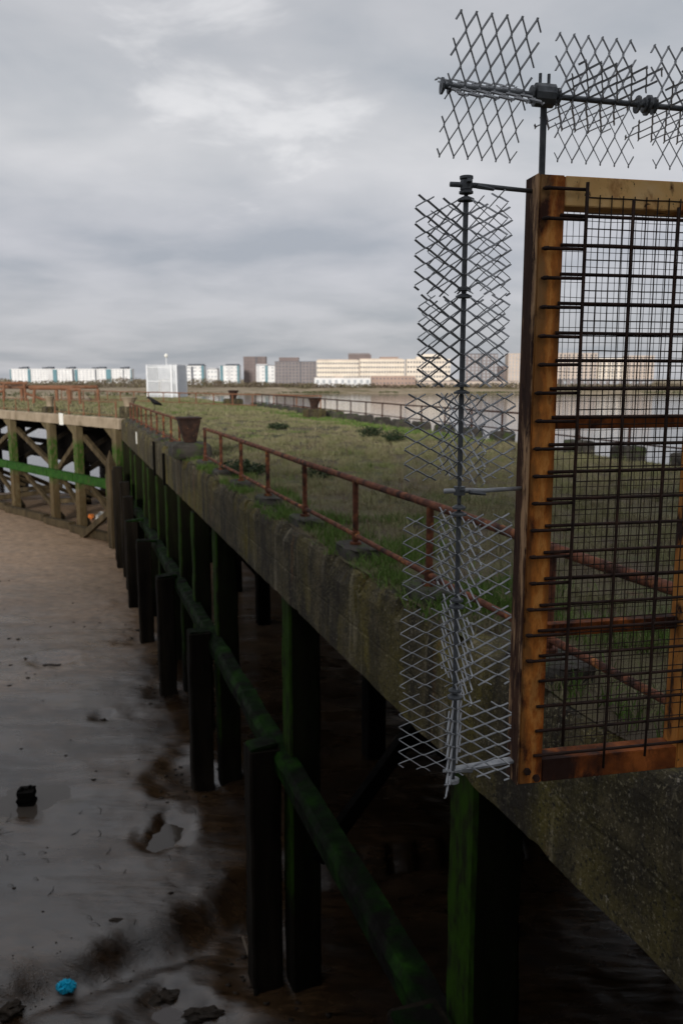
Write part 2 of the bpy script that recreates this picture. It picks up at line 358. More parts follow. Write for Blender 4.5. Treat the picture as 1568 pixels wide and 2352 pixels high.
def water_material(name, base, sc, strength, st=(1, 1, 1), rough=.08):
    m = bpy.data.materials.new(name); m.use_nodes = True; t = m.node_tree; b = t.nodes['Principled BSDF']
    b.inputs['Base Color'].default_value = (*base, 1); b.inputs['Roughness'].default_value = rough; b.inputs['IOR'].default_value = 1.33
    g = t.nodes.new('ShaderNodeNewGeometry'); mp_ = t.nodes.new('ShaderNodeMapping'); mp_.inputs['Scale'].default_value = st
    q = t.nodes.new('ShaderNodeTexNoise'); q.inputs['Scale'].default_value = sc; q.inputs['Detail'].default_value = 5; q.inputs['Roughness'].default_value = .6
    t.links.new(g.outputs['Position'], mp_.inputs[0]); t.links.new(mp_.outputs[0], q.inputs['Vector'])
    bp = t.nodes.new('ShaderNodeBump'); bp.inputs['Strength'].default_value = strength; bp.inputs['Distance'].default_value = .12
    t.links.new(q.outputs['Fac'], bp.inputs['Height']); t.links.new(bp.outputs[0], b.inputs['Normal']); return m
m_water = water_material('river_water', (.085, .074, .07), .9, .15, (.7, 1.6, 1))
m_puddle = water_material('puddle_water', (.05, .042, .035), 2., .03, (1, 1, 1), .04)

# ------------------------------------------------------------------ river, mud, far bank
mb = MB(); mb.add([(-4000, -300, WATER), (4000, -300, WATER), (4000, 4500, WATER), (-4000, 4500, WATER)], [(0, 1, 2, 3)])
tag(mb.build('river_water', m_water), kind='structure')

BENT = [-.2 + 6.95 * k for k in range(9)]                     # cross frames of piles along the jetty
BENT[1:7] = [6.85, 13.7, 21.0, 27.9, 34.9, 41.0]
FENDER = [(6.9, 3.22), (14.0, 3.20), (21.05, 3.14), (27.9, 3.05), (34.2, 2.93), (39.8, 2.88)]
chan = [atz(x, y, MUD) for x, y in ((-260, 2300), (0, 2225), (200, 2165), (400, 2095), (520, 2030), (640, 1975), (760, 1960))]
chan2 = [atz(x, y, LOW) for x, y in ((-120, 2380), (60, 2310), (190, 2262), (330, 2215), (470, 2165), (620, 2120))]
holes = [(J(s, l) + Vector((-.2, .3 * (k % 2), 0)), .7 + .2 * (k % 3), .10) for k, (s, l) in enumerate(FENDER)] + [(atz(x, y, MUD), r_, d_) for x, y, r_, d_ in
         ((120, 1516, .75, .20), (235, 1645, .35, .14), (395, 1895, .45, .2), (375, 1925, .5, .2), (380, 2260, .7, .22), (470, 2310, .6, .2), (250, 2330, .5, .15), (430, 1770, 1.0, .2), (62, 1830, 1.2, .10))]
def seg_d(p, a, b):
    ab = b - a; t_ = max(0, min(1, (p - a).dot(ab) / ab.length_squared)); return (p - a - ab * t_).length
def mud_h(x, y):
    s_ = x * D.x + y * D.y; l_ = x * R.x + y * R.y
    p = Vector((x, y, 0))
    z = MUD + .10 * mn.noise((x * .12, y * .12, 1)) + .035 * mn.noise((x * .55, y * .8, 4)) + .022 * mn.noise((x * 1.7, y * 2.6, 9)) + .012 * mn.noise((x * 4.5, y * 6.5, 3))
    z -= .022 * max(0, l_ - 5.5) + .2 * max(0, l_ - 14)                             # falls away under the jetty to the river
    if y > 69: z -= .05 * (y - 69)
    if y < 24:
        d, sg = min((seg_d(p, Vector((a.x, a.y, 0)), Vector((b.x, b.y, 0))), (b.x - a.x) * (y - a.y) - (b.y - a.y) * (x - a.x)) for a, b in zip(chan, chan[1:]))
        d = d if sg < 0 else -d                              # the bank drops to a lower shelf on the near side
        t_ = max(0., min(1., (d + .35 + .25 * mn.noise((x * .9, y * .9, 31))) / .95)); z -= .60 * t_ * t_ * (3 - 2 * t_)
        z -= .05 * math.exp(-((d - 1.2) / .35) ** 2)
        d = min(seg_d(p, Vector((a.x, a.y, 0)), Vector((b.x, b.y, 0))) for a, b in zip(chan2, chan2[1:]))
        z -= .09 * math.exp(-(d / .3) ** 2)
        z += .07 * abs(mn.noise((x * 2.2, y * 3.2, 12))) * max(0, 1 - abs(d) / 2.2)
    for c_, r_, d_ in holes:
        q = math.hypot(x - c_.x, y - c_.y) / r_
        q *= 1 + .45 * mn.noise((x * 1.6 / r_, y * 1.6 / r_, r_ * 9))
        if q < 2.5: z += -d_ * math.exp(-q ** 3) + d_ * .18 * math.exp(-((q - 1.4) / .45) ** 2)
    return z
ny, nx = 330, 210
ys = np.geomspace(7.2, 112, ny); Vv = []
for y in ys:
    x0, x1 = -(y * .5 + 5), 14 - .335 * (y - 7) + 5
    for i in range(nx):
        x = x0 + (x1 - x0) * i / (nx - 1); Vv.append((x, y, mud_h(x, y)))
idx = np.arange(ny * nx).reshape(ny, nx)
Fq = np.stack([idx[:-1, :-1], idx[:-1, 1:], idx[1:, 1:], idx[1:, :-1]], -1).reshape(-1, 4)
tag(raw('mud_flat', Vv, Fq, m_mud, True), kind='structure')

m_bank = M('far_bank_ground', [(.20, .155, .10), (.30, .24, .165), (.36, .29, .20)], .05, (.9, 1), .2, .3, patches=[((.15, .12, .06), .03, .5, .62, (1, 1, 1)), ((.09, .10, .04), .045, .56, .68, V1)])
def west(x):                                               # 0 on the built-up side, 1 on the open marsh side
    t_ = max(0., min(1., (-25 - x) / 130.)); return t_ * t_ * (3 - 2 * t_)
def shore_y(x):                                            # where the far bank meets the river
    return 690 - 150 * west(x) + 10 * mn.noise((x * .012, 3, 0)) + 4 * mn.noise((x * .05, 8, 0))
prof_e = [(-3, -1.2), (0, .15), (9, .8), (26, 1.6), (40, 2.3), (60, 4.6), (85, 5.2), (140, 5.6), (300, 6.2), (1400, 8), (3400, 12)]
prof_w = [(-3, -1.2), (0, .15), (6, 1.2), (40, 1.5), (120, 1.8), (240, 2.4), (330, 3.6), (400, 5.0), (520, 6.0), (1500, 8), (3400, 12)]
Vv = []; prof = prof_e
xs = np.concatenate([np.linspace(-2500, -700, 30)[:-1], np.linspace(-700, 700, 190), np.linspace(700, 2500, 30)[1:]])
for x in xs:
    b0 = shore_y(x)
    k = west(x)
    for (de, he), (dw, hw) in zip(prof_e, prof_w):
        d_, h_ = de + (dw - de) * k, he + (hw - he) * k
        Vv.append((x, b0 + d_, WATER + h_ + (.4 * mn.noise((x * .03, d_ * .05, 2)) if d_ > 5 else 0)))
idx = np.arange(len(xs) * len(prof)).reshape(len(xs), len(prof))
Fq = np.stack([idx[:-1, :-1], idx[1:, :-1], idx[1:, 1:], idx[:-1, 1:]], -1).reshape(-1, 4)
tag(raw('far_bank', Vv, Fq, m_bank, True), kind='structure')
# scrub along the far bank: too dense to count
m_scrub = M('winter_scrub', [(.085, .062, .045), (.13, .10, .075), (.12, .105, .06), (.17, .135, .10)], .06, (.9, 1), 0)
m_reed = M('green_bank_weed', [(.035, .05, .016), (.06, .075, .028), (.09, .085, .045)], .08, (.9, 1), 0)
def scatter(name, m, pts, size, label=None, cat=None):
    pts = np.asarray(pts); n_ = len(pts); a = rng.normal(size=(n_, 3, 3)); a /= np.linalg.norm(a, axis=2, keepdims=True)
    V = pts[:, None, :] + a * (np.asarray(size).reshape(-1, 1, 1) * rng.uniform(.6, 1.4, (n_, 1, 1)))
    o = raw(name, V.reshape(-1, 3), np.arange(n_ * 3).reshape(-1, 3), m)
    return tag(o, label, cat, kind='stuff')
P_ = []
for k in range(30000):
    x = random.uniform(-620, 420); k_ = west(x); d_ = random.uniform(52, 85) * (1 - k_) + k_ * random.uniform(300, 400)
    hgt = (2.4 + 3.0 * max(0, mn.noise((x * .02, d_ * .01, 5)) + .35)) * (.9 + .9 * k_)
    P_.append((x, shore_y(x) + d_, WATER + 3.6 + (1 - k_) * .8 + random.random() ** 1.3 * hgt))
scatter('bank_scrub', m_scrub, P_, np.full(len(P_), 1.3), 'brown leafless scrub along the top of the far river bank', 'scrub')
P_ = []
for k in range(9000):
    x = random.uniform(-560, 560); d_ = random.uniform(2, 9)
    k_ = west(x)
    if mn.noise((x * .02, 20, 5)) < .02 and random.random() > k_ * .9: continue
    P_.append((x, shore_y(x) + d_, WATER + .2 + random.random() * (1.5 + 1.7 * k_)))
scatter('bank_weed', m_reed, P_, np.full(len(P_), .9), 'dark green weed along the waterline of the far bank', 'weed')

# ------------------------------------------------------------------ buildings on the far bank
def bmat(name, c, v=.12): return M(name, [tuple(x * (1 - v) for x in c), c, tuple(min(.85, x * (1 + v)) for x in c)], .12, (.8, .95), 0)
b_cream = bmat('cream_render', (.70, .625, .53)); b_white = bmat('white_panel', (.72, .72, .72)); b_pale = bmat('pale_cladding', (.56, .56, .57))
b_brown = bmat('brown_brick', (.19, .155, .15)); b_grey = bmat('grey_brick', (.22, .195, .195)); b_pink = bmat('pink_brick', (.36, .26, .215))
b_tan = bmat('tan_brick', (.50, .42, .36)); b_teal = bmat('teal_glass', (.13, .24, .28)); b_dark = bmat('dark_roof_plant', (.11, .12, .14))
b_win = M('window_glass', [(.09, .095, .11), (.14, .15, .17)], .3, (.2, .4), 0); b_winp = M('pale_window', [(.30, .32, .35), (.42, .44, .47)], .3, (.3, .5), 0)
def box_mb(x0, x1, y0, y1, z0, z1): return MB().box(((x0 + x1) / 2, (y0 + y1) / 2, (z0 + z1) / 2), ((x1 - x0) / 2, 0, 0), (0, (y1 - y0) / 2, 0), (0, 0, (z1 - z0) / 2))
def building(name, label, x0, x1, yt, Y, wall, rows=0, cols=0, wfrac=(.5, .5), glass=None, roof=None, extra=(), strips=(), depth=16, base=885, cat='building', frame=None):
    """x0..x1 and yt are read off the photograph; the block gets its real size at distance Y"""
    a = at(x0, yt, Y); b = at(x1, yt, Y); zb = max(WATER + 3.2, min(at(x0, base, Y).z, WATER + 7)) - 1.5
    W, H = b.x - a.x, a.z - zb
    t = thing(name, label, cat, ((a.x + b.x) / 2, Y, zb))
    box_mb(-W / 2, W / 2, 0, depth, 0, H).build('wall', wall, t)
    box_mb(-W / 2 - .25, W / 2 + .25, -.25, depth + .25, H, H + .5).build('parapet', roof or wall, t)
    if rows and cols:
        gx, gz = W / cols, (H - 3.2) / rows
        src = None; k = 0
        for r_ in range(rows):
            for c_ in range(cols):
                if k >= 100: break
                p = (-W / 2 + gx * (c_ + .5), -.06, 3.0 + gz * (r_ + .5))
                if src is None:
                    src = box_mb(-gx * wfrac[0] / 2, gx * wfrac[0] / 2, -.08, .10, -gz * wfrac[1] / 2, gz * wfrac[1] / 2).build('window', glass or b_win, t, p)
                else: inst(src, t, p)
                k += 1
    for f0, f1, m_, z0, z1 in strips:                       # vertical glazed or dark bays, fractions of width and height
        box_mb(-W / 2 + W * f0, -W / 2 + W * f1, -.35, .3, H * z0, H * z1 - .03).build('glazed_bay', m_, t)
    for f0, f1, hh, m_ in extra:                            # roof plant, penthouses, steps
        box_mb(-W / 2 + W * f0, -W / 2 + W * f1, 2.0, depth - 2, H + .5, H + .5 + hh).build('rooftop_block', m_, t)
    return t
LY = 1250
for x0, x1, lb, st in ((23, 70, 'leftmost pale apartment block with teal glass end in the far row', ((0, .06, b_teal, .1, 1), (.86, 1, b_teal, .1, 1))),
                   (71, 131, 'second pale apartment block from left in the far row, teal bay on its right', ((.66, .84, b_pale, .1, 1), (.84, 1, b_teal, .1, .98))),
                   (132, 178, 'third pale apartment block from left in the far row, narrow with teal right end', ((.74, .84, b_dark, .1, 1), (.86, 1, b_teal, .1, .98))),
                   (179, 255, 'fourth and widest pale apartment block of the far row, dark seam mid front', ((.52, .56, b_dark, .1, 1), (.85, 1, b_teal, .1, 1))),
                   (256, 302, 'fifth pale apartment block of the far row, nearest to the white enclosure', ((.58, .63, b_dark, .1, 1), (.95, 1, b_teal, .1, 1)))):
    building('apartment_block', lb, x0, x1, 848, LY, b_white, 6, 6 if x1 - x0 < 60 else 9, (.62, .35), b_winp, None,
             ((.42, .56, 2.4, b_dark), (.62, .80, 3.2, b_dark)), st, base=876)
RY = 980
building('apartment_block', 'white and grey apartment block just right of the white enclosure', 426, 468, 840, RY, b_white, 5, 3, (.5, .3), b_winp, b_dark, ((.15, .95, 1.6, b_dark),), ((0, .07, b_teal, 0, 1), (.30, .42, b_dark, 0, .96), (.86, 1, b_teal, 0, 1)))
building('apartment_block', 'lower white block with grey roof between two white apartment blocks', 475, 499, 848, RY, b_white, 3, 3, (.5, .35), b_winp, b_dark, ((.1, .9, 1.0, b_pale),), ((0, .12, b_pale, 0, 1),))
building('apartment_block', 'white apartment block with two dark glazed bays left of the brown tower', 505, 549, 840, RY, b_white, 5, 4, (.45, .3), b_winp, b_dark, ((.3, .95, 1.6, b_dark),), ((.02, .16, b_teal, 0, 1), (.40, .54, b_pale, 0, .97), (.9, 1, b_teal, 0, 1)))
building('apartment_block', 'white apartment block standing in front of the brown tower', 588, 631, 840, 900, b_white, 5, 4, (.4, .3), b_winp, b_dark, ((.0, .6, 1.2, b_pale),), ((.0, .16, b_pale, 0, 1), (.48, .62, b_teal, 0, 1)))
building('tower_block', 'plain brown brick tower rising above the white apartment blocks', 559, 610, 820, 1020, b_brown, 9, 7, (.45, .5), bmat('muted_brown_window', (.15, .13, .13)), None, (), ((.56, .6, b_dark, 0, 1),))
building('apartment_building', 'dark grey brick apartment building with penthouse left of the cream buildings', 631, 725, 831, 860, b_grey, 7, 12, (.45, .55), None, b_dark, ((.1, .58, 4.0, b_brown),), ((.62, .64, b_dark, 0, 1),))
for fx, fz, ml in ((.2, .3, b_white), (.55, .78, b_white), (.8, .28, b_white), (.42, .5, b_pink)):
    pass
building('cream_building', 'left cream building with three long rows of dark windows', 727, 824, 829, 790, b_cream, 5, 16, (.55, .38), None, None, ((.02, .97, .9, b_tan),))
building('cream_building', 'right cream building of the long pair, above the brown brick sheds', 826, 929, 827, 792, b_cream, 5, 17, (.55, .38), None, None, ((.0, .96, .9, b_tan),))
building('tower_block', 'greenish brown tower showing behind the two long cream buildings', 800, 852, 816, 900, b_brown, 0, 0, extra=((.0, .95, 1.8, b_grey),))
building('tower_block', 'pinkish brick block showing above the right cream building', 873, 914, 821, 900, b_pink)
building('river_shed', 'low white waterside shed below the left cream building', 722, 851, 868, 755, b_white, 1, 9, (.4, .5), b_winp, b_tan, ((.35, .5, 1.2, b_tan),), base=888, cat='shed')
building('river_shed', 'low pinkish brown brick shed below the right cream building', 853, 953, 864, 757, b_pink, 2, 12, (.4, .3), None, b_tan, base=889, cat='shed')
building('cream_building', 'stepped cream building behind the rotating spikes', 934, 1034, 826, 780, b_cream, 5, 15, (.55, .4), None, None, ((.22, .86, 2.2, b_cream), (.34, .78, 4.6, b_cream)))
building('apartment_building', 'grey brown apartment building to the right of the spike pole', 1064, 1143, 813, 800, b_grey, 9, 9, (.45, .6), b_winp, b_dark, (), ((.02, .06, b_dark, 0, 1), (.5, .53, b_dark, 0, 1)))
building('apartment_building', 'small dark block squeezed between grey and pale buildings', 1143, 1166, 842, 810, b_brown, 6, 3, (.4, .5))
building('apartment_building', 'pale tan apartment building left of the gate post', 1167, 1243, 813, 800, b_tan, 9, 10, (.35, .7), b_winp)
building('apartment_building', 'pale apartment building seen through the left of the gate mesh', 1262, 1372, 812, 800, b_tan, 9, 11, (.38, .7), b_win)
building('apartment_building', 'pale striped apartment building in the middle of the gate mesh', 1374, 1440, 824, 805, b_cream, 8, 7, (.4, .7))
building('apartment_building', 'tan apartment building at the right of the gate mesh', 1442, 1502, 818, 810, b_tan, 9, 7, (.4, .7))
building('river_shed', 'low grey waterside shed beyond the gate mesh', 1290, 1500, 872, 757, b_grey, 1, 14, (.4, .5), b_winp, b_dark, base=889, cat='shed')
building('river_shed', 'long low stone quay building below the grey brown apartments', 958, 1190, 876, 752, b_tan, 1, 16, (.4, .3), None, b_grey, base=890, cat='shed')

# ------------------------------------------------------------------ the jetty
LE, LR = 3.52, 17.5                                         # left face and right edge across the jetty
SN, SF = -8., 132.
jet = thing('jetty', 'long derelict concrete jetty with grass deck and mossy timber piles', 'jetty', J(20, 10, -8.4))
JO = jet.location.copy()
WD = Vector((-28.2 + 14.13, 68.8 - 53.25, 0)).normalized(); WP = Vector((WD.y, -WD.x, 0))   # wing direction and its inward side
W0 = J(55, LE, 0)
def Wg(s, l, z=0.): return Vector((W0.x, W0.y, 0)) + WD * s + WP * l + UP * z
wing = thing('jetty', 'far jetty arm with pale concrete edge on green trussed timber legs', 'jetty', Wg(14, 6, -8.4))
WO = wing.location.copy()
def jb(mb_, name, m, **k): return loc_mb(mb_, JO).build(name, m, jet, **k)
def wb(mb_, name, m, **k): return loc_mb(mb_, WO).build(name, m, wing, **k)

# left edge beam: broken, weathered top and bottom edges
def edge_beam(fn, s0, s1, ds, zt, zb, th, seed, amp=1.0):
    rings = []; n_ = int((s1 - s0) / ds)
    for i in range(n_ + 1):
        s = s0 + ds * i
        q = lambda a, f=1.: mn.noise((s * f, a, seed)) * amp
        chip = (max(0, mn.noise((s * .9, 7, seed)) - .10) * .7 + max(0, mn.noise((s * 3.1, 17, seed)) - .2) * .4) * amp
        jn = -.018 if abs((s + .4) % 6.9 - 3.4) < .05 else 0.
        top = zt + .03 * q(1, .7) + .018 * q(2, 4.1); bot = zb + .025 * q(3, 1.3) + .06 * max(0, q(4, 2.3) - .35) * 2
        r_ = [(0 + .012 * q(5, 3), bot), (-.004 + .01 * q(6, 2.7) - jn, bot + .18), (.006 * q(11, 3.3) - jn, bot + .545), (.012 - jn, bot + .56), (.012 - jn, bot + .58), (.006 * q(11, 3.3) - jn, bot + .595), (.008 * q(7, 3) - jn, top - .22 - chip * .3),
              (.03 + chip * .5 + .015 * q(12, 6), top - .06 - chip * .6), (.07 + chip + .02 * q(8, 6), top), (th - .05, top + .02 * q(9, 2)), (th, top - .05), (th, bot)]
        rings.append([fn(s, l, z) for l, z in r_])
    return MB().loft(rings)
jb(edge_beam(lambda s, l, z: J(s, LE + l, z), SN, 55, .075, -.21, -1.5, .42, 2), 'edge_beam', m_conc)
jb(edge_beam(lambda s, l, z: J(s, LR - l, z), SN, SF, .5, -.30, -1.4, .5, 5, .5), 'edge_beam', m_conc)
wb(edge_beam(lambda s, l, z: Wg(s, l, z), .3, 60, .4, -.18, -.86, .5, 8, .8), 'edge_beam', m_conc_pale)
# deck with gentle mossy undulation
def deck_z(x, y):
    l_ = x * R.x + y * R.y; k = max(0., min(1., (4.15 - l_) / .4)) if x * D.x + y * D.y < 56 else 0.
    return (1 - k) * deck_z0(x, y) + k * (-.205 + .045 * mn.noise((x * 1.9, y * 1.9, 3)) + .02 * mn.noise((x * 7, y * 7, 3)))
def deck_z0(x, y): return -.24 + .06 * mn.noise((x * .35, y * .35, 2)) + .035 * mn.noise((x * 1.3, y * 1.3, 6))
def deck(fn, s0, s1, l0, l1, ns, nl, low):
    V = []
    for i in range(ns + 1):
        for j in range(nl + 1):
            p = fn(s0 + (s1 - s0) * i / ns, l0 + (l1 - l0) * j / nl, 0); V.append((p.x, p.y, deck_z(p.x, p.y)))
    m_ = MB(); m_.add(V, [(i * (nl + 1) + j, i * (nl + 1) + j + 1, (i + 1) * (nl + 1) + j + 1, (i + 1) * (nl + 1) + j) for i in range(ns) for j in range(nl)])
    l0 += .3 if fn is J else 0
    c = [fn(s0, l0, low), fn(s1, l0, low), fn(s1, l1, low), fn(s0, l1, low), fn(s0, l0, -.5), fn(s1, l0, -.5), fn(s1, l1, -.5), fn(s0, l1, -.5)]
    sl = MB(); sl.add(c, [(0, 1, 2, 3), (7, 6, 5, 4), (0, 4, 5, 1), (1, 5, 6, 2), (2, 6, 7, 3), (3, 7, 4, 0)])
    return m_, sl
d_, s_ = deck(J, SN, SF, LE + .12, LR - .42, 560, 60, -.85)
jb(d_, 'deck_surface', m_soil, smooth=True); jb(s_, 'deck_slab', m_conc_dark)
WW = 21
d_, s_ = deck(Wg, .8, 60, .42, WW, 120, 40, -.70)
wb(d_, 'deck_surface', m_soil, smooth=True); wb(s_, 'deck_slab', m_conc_dark)
# piles under the main arm
def taper_pile(mb_, p0, p1, w_, ax, ay, seed=0):
    n_ = 26; rings = []
    for i in range(n_ + 1):
        t_ = i / n_; c = Vector(p0).lerp(Vector(p1), t_); k = w_ / 2 * (1 + .06 * mn.noise((i * .3, seed, 3)))
        c = c + ax * .03 * mn.noise((i * .3, seed, 1)); b_ = .14 * k
        jt = lambda j_: 1 + .05 * mn.noise((i * .55, j_ * 3.1, seed + 5)) + .04 * mn.noise((i * 1.9, j_ * 3.1, seed))
        rings.append([c + (ax * a * k + ay * b * k) * jt(a * 2 + b) for a, b in ((-1, -.86), (-.86, -1), (.86, -1), (1, -.86), (1, .86), (.86, 1), (-.86, 1), (-1, .86))])
    mb_.loft(rings)
for bi, s in enumerate(BENT):
    for li, l in enumerate((LE + .30, 8.0, 12.6, LR - .35)):
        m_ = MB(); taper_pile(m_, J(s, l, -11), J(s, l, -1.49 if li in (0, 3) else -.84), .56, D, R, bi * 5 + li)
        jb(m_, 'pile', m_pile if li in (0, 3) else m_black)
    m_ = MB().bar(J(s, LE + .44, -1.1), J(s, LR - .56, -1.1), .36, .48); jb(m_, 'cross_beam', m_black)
    if bi > 0: jb(MB().bar(J(BENT[bi - 1] + .24, 12.6, -4.4), J(s - .24, 12.6, -4.4), .3, 7.1), 'added_light_baffle', m_black)  # added boards that shut out light from the river side under the deck
    if bi % 3 != 2: continue
    m_ = MB().bar(J(s + .28, LE + .5, -1.6), J(s + .28, 8.0, -6.4), .2, .26); m_.bar(J(s - .28, 8, -1.6), J(s - .28, LE + .5, -6.4), .2, .26)
    m_.bar(J(s + .28, 8, -1.6), J(s + .28, 12.6, -6.6), .2, .26); jb(m_, 'cross_brace', m_black)
    
for bi in range(9, 18):
    s = BENT[8] + 7.2 * (bi - 8)
    for l in (LE + 1.2, 9.5, LR - .35): jb(MB().bar(J(s, l, -11), J(s, l, -.9), .45, .45, D), 'pile', m_black)
# the green longitudinal beam behind the short outer piles, segment by segment
for a, b in zip([(-.2, 3.0)] + FENDER[:], FENDER + [(52, 2.7)]):
    s0, l0 = a; s1, l1 = b; rings = []
    n_ = 34
    for i in range(n_ + 1):
        t_ = i / n_; s = s0 + (s1 - s0) * t_ * .998; l = 3.50; q = .035 * mn.noise((s * 1.3, 4, 0)) + .02 * mn.noise((s * 5, 4, 0)); l += .03 * mn.noise((s * .8, 1, 6))
        rings.append([J(s, l - .18, -4.72), J(s, l - .20 + q, -4.45), J(s, l - .13, -4.33 + q), J(s, l + .13, -4.31 + q), J(s, l + .20, -4.45), J(s, l + .18, -4.72)])
    jb(MB().loft(rings), 'waling', m_slime_shaded, smooth=False)
for k, (s, l) in enumerate(FENDER):
    m_ = MB(); taper_pile(m_, J(s, l - .05, -11), J(s, l - .05, -4.22 - .1 * (k % 2)), .57, D, R, 40 + k); jb(m_, 'fender_pile', m_fend)
    m_ = MB(); m_.bar(J(s, l - .31, -4.22 - .1 * (k % 2)), J(s, 3.4, -4.25), .44, .09); jb(m_, 'fender_cap', m_slime_shaded, bevel=.02)
# extra uprights close to the corner
for s, l, zt in ((24.6, 3.75, -1.6), (31.3, 3.75, -1.6), (37.8, 3.72, -1.6), (43.2, 2.95, -3.6), (46.2, 3.0, -3.2), (48.5, 2.8, -2.6), (50.6, 2.85, -3.0), (44.6, 3.7, -1.6), (47.6, 3.7, -1.6), (52.4, 3.6, -1.6)):
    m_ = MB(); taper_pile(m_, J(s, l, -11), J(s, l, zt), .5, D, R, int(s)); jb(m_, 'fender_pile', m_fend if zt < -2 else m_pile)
# plinth blocks that carry the rail posts
def plinth(c, ax, ay, az, seed, m=m_conc_dark):
    c = Vector(c); b = MB(); rings = []
    for z, k in ((-1, 1.06), (-.3, 1.03), (.55, 1.0), (.86, .95), (1, .82)):      # crumbled block: rounded, chipped courses
        ring = []
        for i in range(20):
            a = i * math.pi / 10; ca, sa = math.cos(a), math.sin(a); q = k / max(abs(ca), abs(sa)) ** .93
            d = Vector((ca * 1.3 + seed * 3, sa * 1.3, z)); e_ = 1 + .10 * mn.noise(d) + .10 * mn.noise(d * 3)
            ring.append(c + ax * (ca * q * e_) + ay * (sa * q * e_) + az * (z + .16 * mn.noise(d * 2 + Vector((0, 0, 9)))))
        rings.append(ring)
    b.loft(rings); return b
LPOST = [3.6, 6.05, 8.55, 11.1, 13.75, 16.5, 19.2, 21.8, 24.4, 27.55, 30.0, 32.4, 34.9, 37.4, 39.9, 42.4, 45.0, 47.5, 50.0, 52.4]
for k, s in enumerate(LPOST):
    b = plinth(J(s, 3.95, -.17), D * .42, R * .24, UP * .11, k); jb(b, 'plinth', m_conc_dark)
RS = [5.5, 8.3, 11.1, 13.9, 16.7, 19.5] + [22.3 + 2.72 * k for k in range(24)]
for k, s in enumerate(RS):
    if s > 78: continue
    b = plinth(J(s, LR - .32, -.10), D * .50, R * .40, UP * .30, 30 + k); jb(b, 'plinth', m_conc_dark)
jb(MB().box(J(43.2, LE - .03, -.62), D * .10, R * .02, UP * .30), 'marker_plate', m_plate)
jb(MB().box(J(34.6, LE - .05, -.9), D * .06, R * .05, UP * .7), 'rubbing_strip', m_black)
jb(MB().box(J(31.2, LE - .05, -1.0), D * .06, R * .05, UP * .6), 'rubbing_strip', m_black)

# the trussed arm at the left
WB = [1.2, 7.1, 11.6, 19.4, 26.5, 34, 42, 50, 58]
for k, s in enumerate(WB):
    m_ = MB(); taper_pile(m_, Wg(s, .3, -11), Wg(s, .3, -.85), .56, WD, WP, 60 + k); wb(m_, 'pile', m_wing)
    m_ = MB()
    m_.add([Wg(s + a, .2 + c_, z) for c_ in (0, .25) for a, z in ((.28, -.9), (1.7, -.9), (.28, -1.75))], [(0, 2, 1), (3, 4, 5), (0, 1, 4, 3), (1, 2, 5, 4), (2, 0, 3, 5)]); wb(m_, 'bracket', m_wing)
    for l in (6.5, 13, 20):
        m_ = MB().bar(Wg(s, l, -11), Wg(s, l, -.75), .5, .5, WD); wb(m_, 'pile', m_black)
    wb(MB().bar(Wg(s, .6, -1.0), Wg(s, 20.5, -1.0), .4, .5), 'cross_beam', m_black)
    wb(MB().bar(Wg(s + .3, .5, -4.4), Wg(s + .3, 6.6, -1.4), .26, .32), 'cross_brace', m_fend)
    wb(MB().bar(Wg(s - .3, .5, -5.2), Wg(s - .3, 6.6, -8.2), .26, .32), 'cross_brace', m_logs)
for k in range(len(WB) - 1):
    a, b = WB[k], WB[k + 1]
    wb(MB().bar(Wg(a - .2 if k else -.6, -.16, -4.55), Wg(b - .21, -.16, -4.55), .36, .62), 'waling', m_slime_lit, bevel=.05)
    sg = 1 if k % 2 else -1
    lo, hi = (a, b) if k in (0, 2, 4, 6) else (b, a)
    wb(MB().bar(Wg(lo + (.3 if lo < hi else -.3), .62, -4.3), Wg(hi - (.3 if lo < hi else -.3), .62, -1.7), .28, .36), 'diagonal_brace', m_logs)
    wb(MB().bar(Wg(a + .3, 1.0, -8.2), Wg(b - .3, 1.0, -5.3), .26, .3), 'diagonal_brace', m_logs)
    zt_, zb_ = ((-.72, -4.6), (-.72, -4.7), (-.72, -4.7), (-.72, -4.8), (-.72, -2.3), (-.72, -2.4), (-.72, -2.4), (-.72, -2.4), (-.72, -2.4))[k]
    wb(MB().bar(Wg(a + .26, 6.5, (zt_ + zb_) / 2), Wg(b - .26, 6.5, (zt_ + zb_) / 2), .3, zt_ - zb_), 'rear_wall', m_black)
    wb(MB().bar(Wg(a, 6.9, -4.5), Wg(b, 6.9, -4.5), .3, 1.1), 'rear_beam', m_black)
    wb(MB().bar(Wg(a, 13, -4.6), Wg(b, 13, -4.6), .3, .5), 'rear_beam', m_black)
    wb(MB().bar(Wg(a + .2, -.35, -8.05), Wg(b - .2, -.55, -8.15), .5, .55), 'mud_sill', m_logs, bevel=.04)
# pointed fender piles at the corner and low slanting timber
for s, l, zt, w_ in ((-.3, -1.0, -2.9, .5), (.35, -.75, -3.7, .46)):
    m_ = MB(); taper_pile(m_, Wg(s, l, -11), Wg(s, l, zt), w_, WD, WP, 77); c = Wg(s, l, zt)
    m_.add([c + WD * a * w_ / 2 * .86 + WP * b * w_ / 2 * .86 for a, b in ((-1, -1), (1, -1), (1, 1), (-1, 1))] + [c + UP * .8 + WD * .05], [(0, 1, 4), (1, 2, 4), (2, 3, 4), (3, 0, 4)])
    wb(m_, 'fender_pile', m_wing if s > 0 else m_logs)
wb(MB().bar(Wg(4.6, -.9, -8.4), Wg(-.2, -.6, -5.7), .3, .4), 'slanting_timber', m_logs)
wb(MB().box(Wg(9.0, -.03, -.50), WD * .32, WP * .02, UP * .42), 'marker_plate', m_plate)
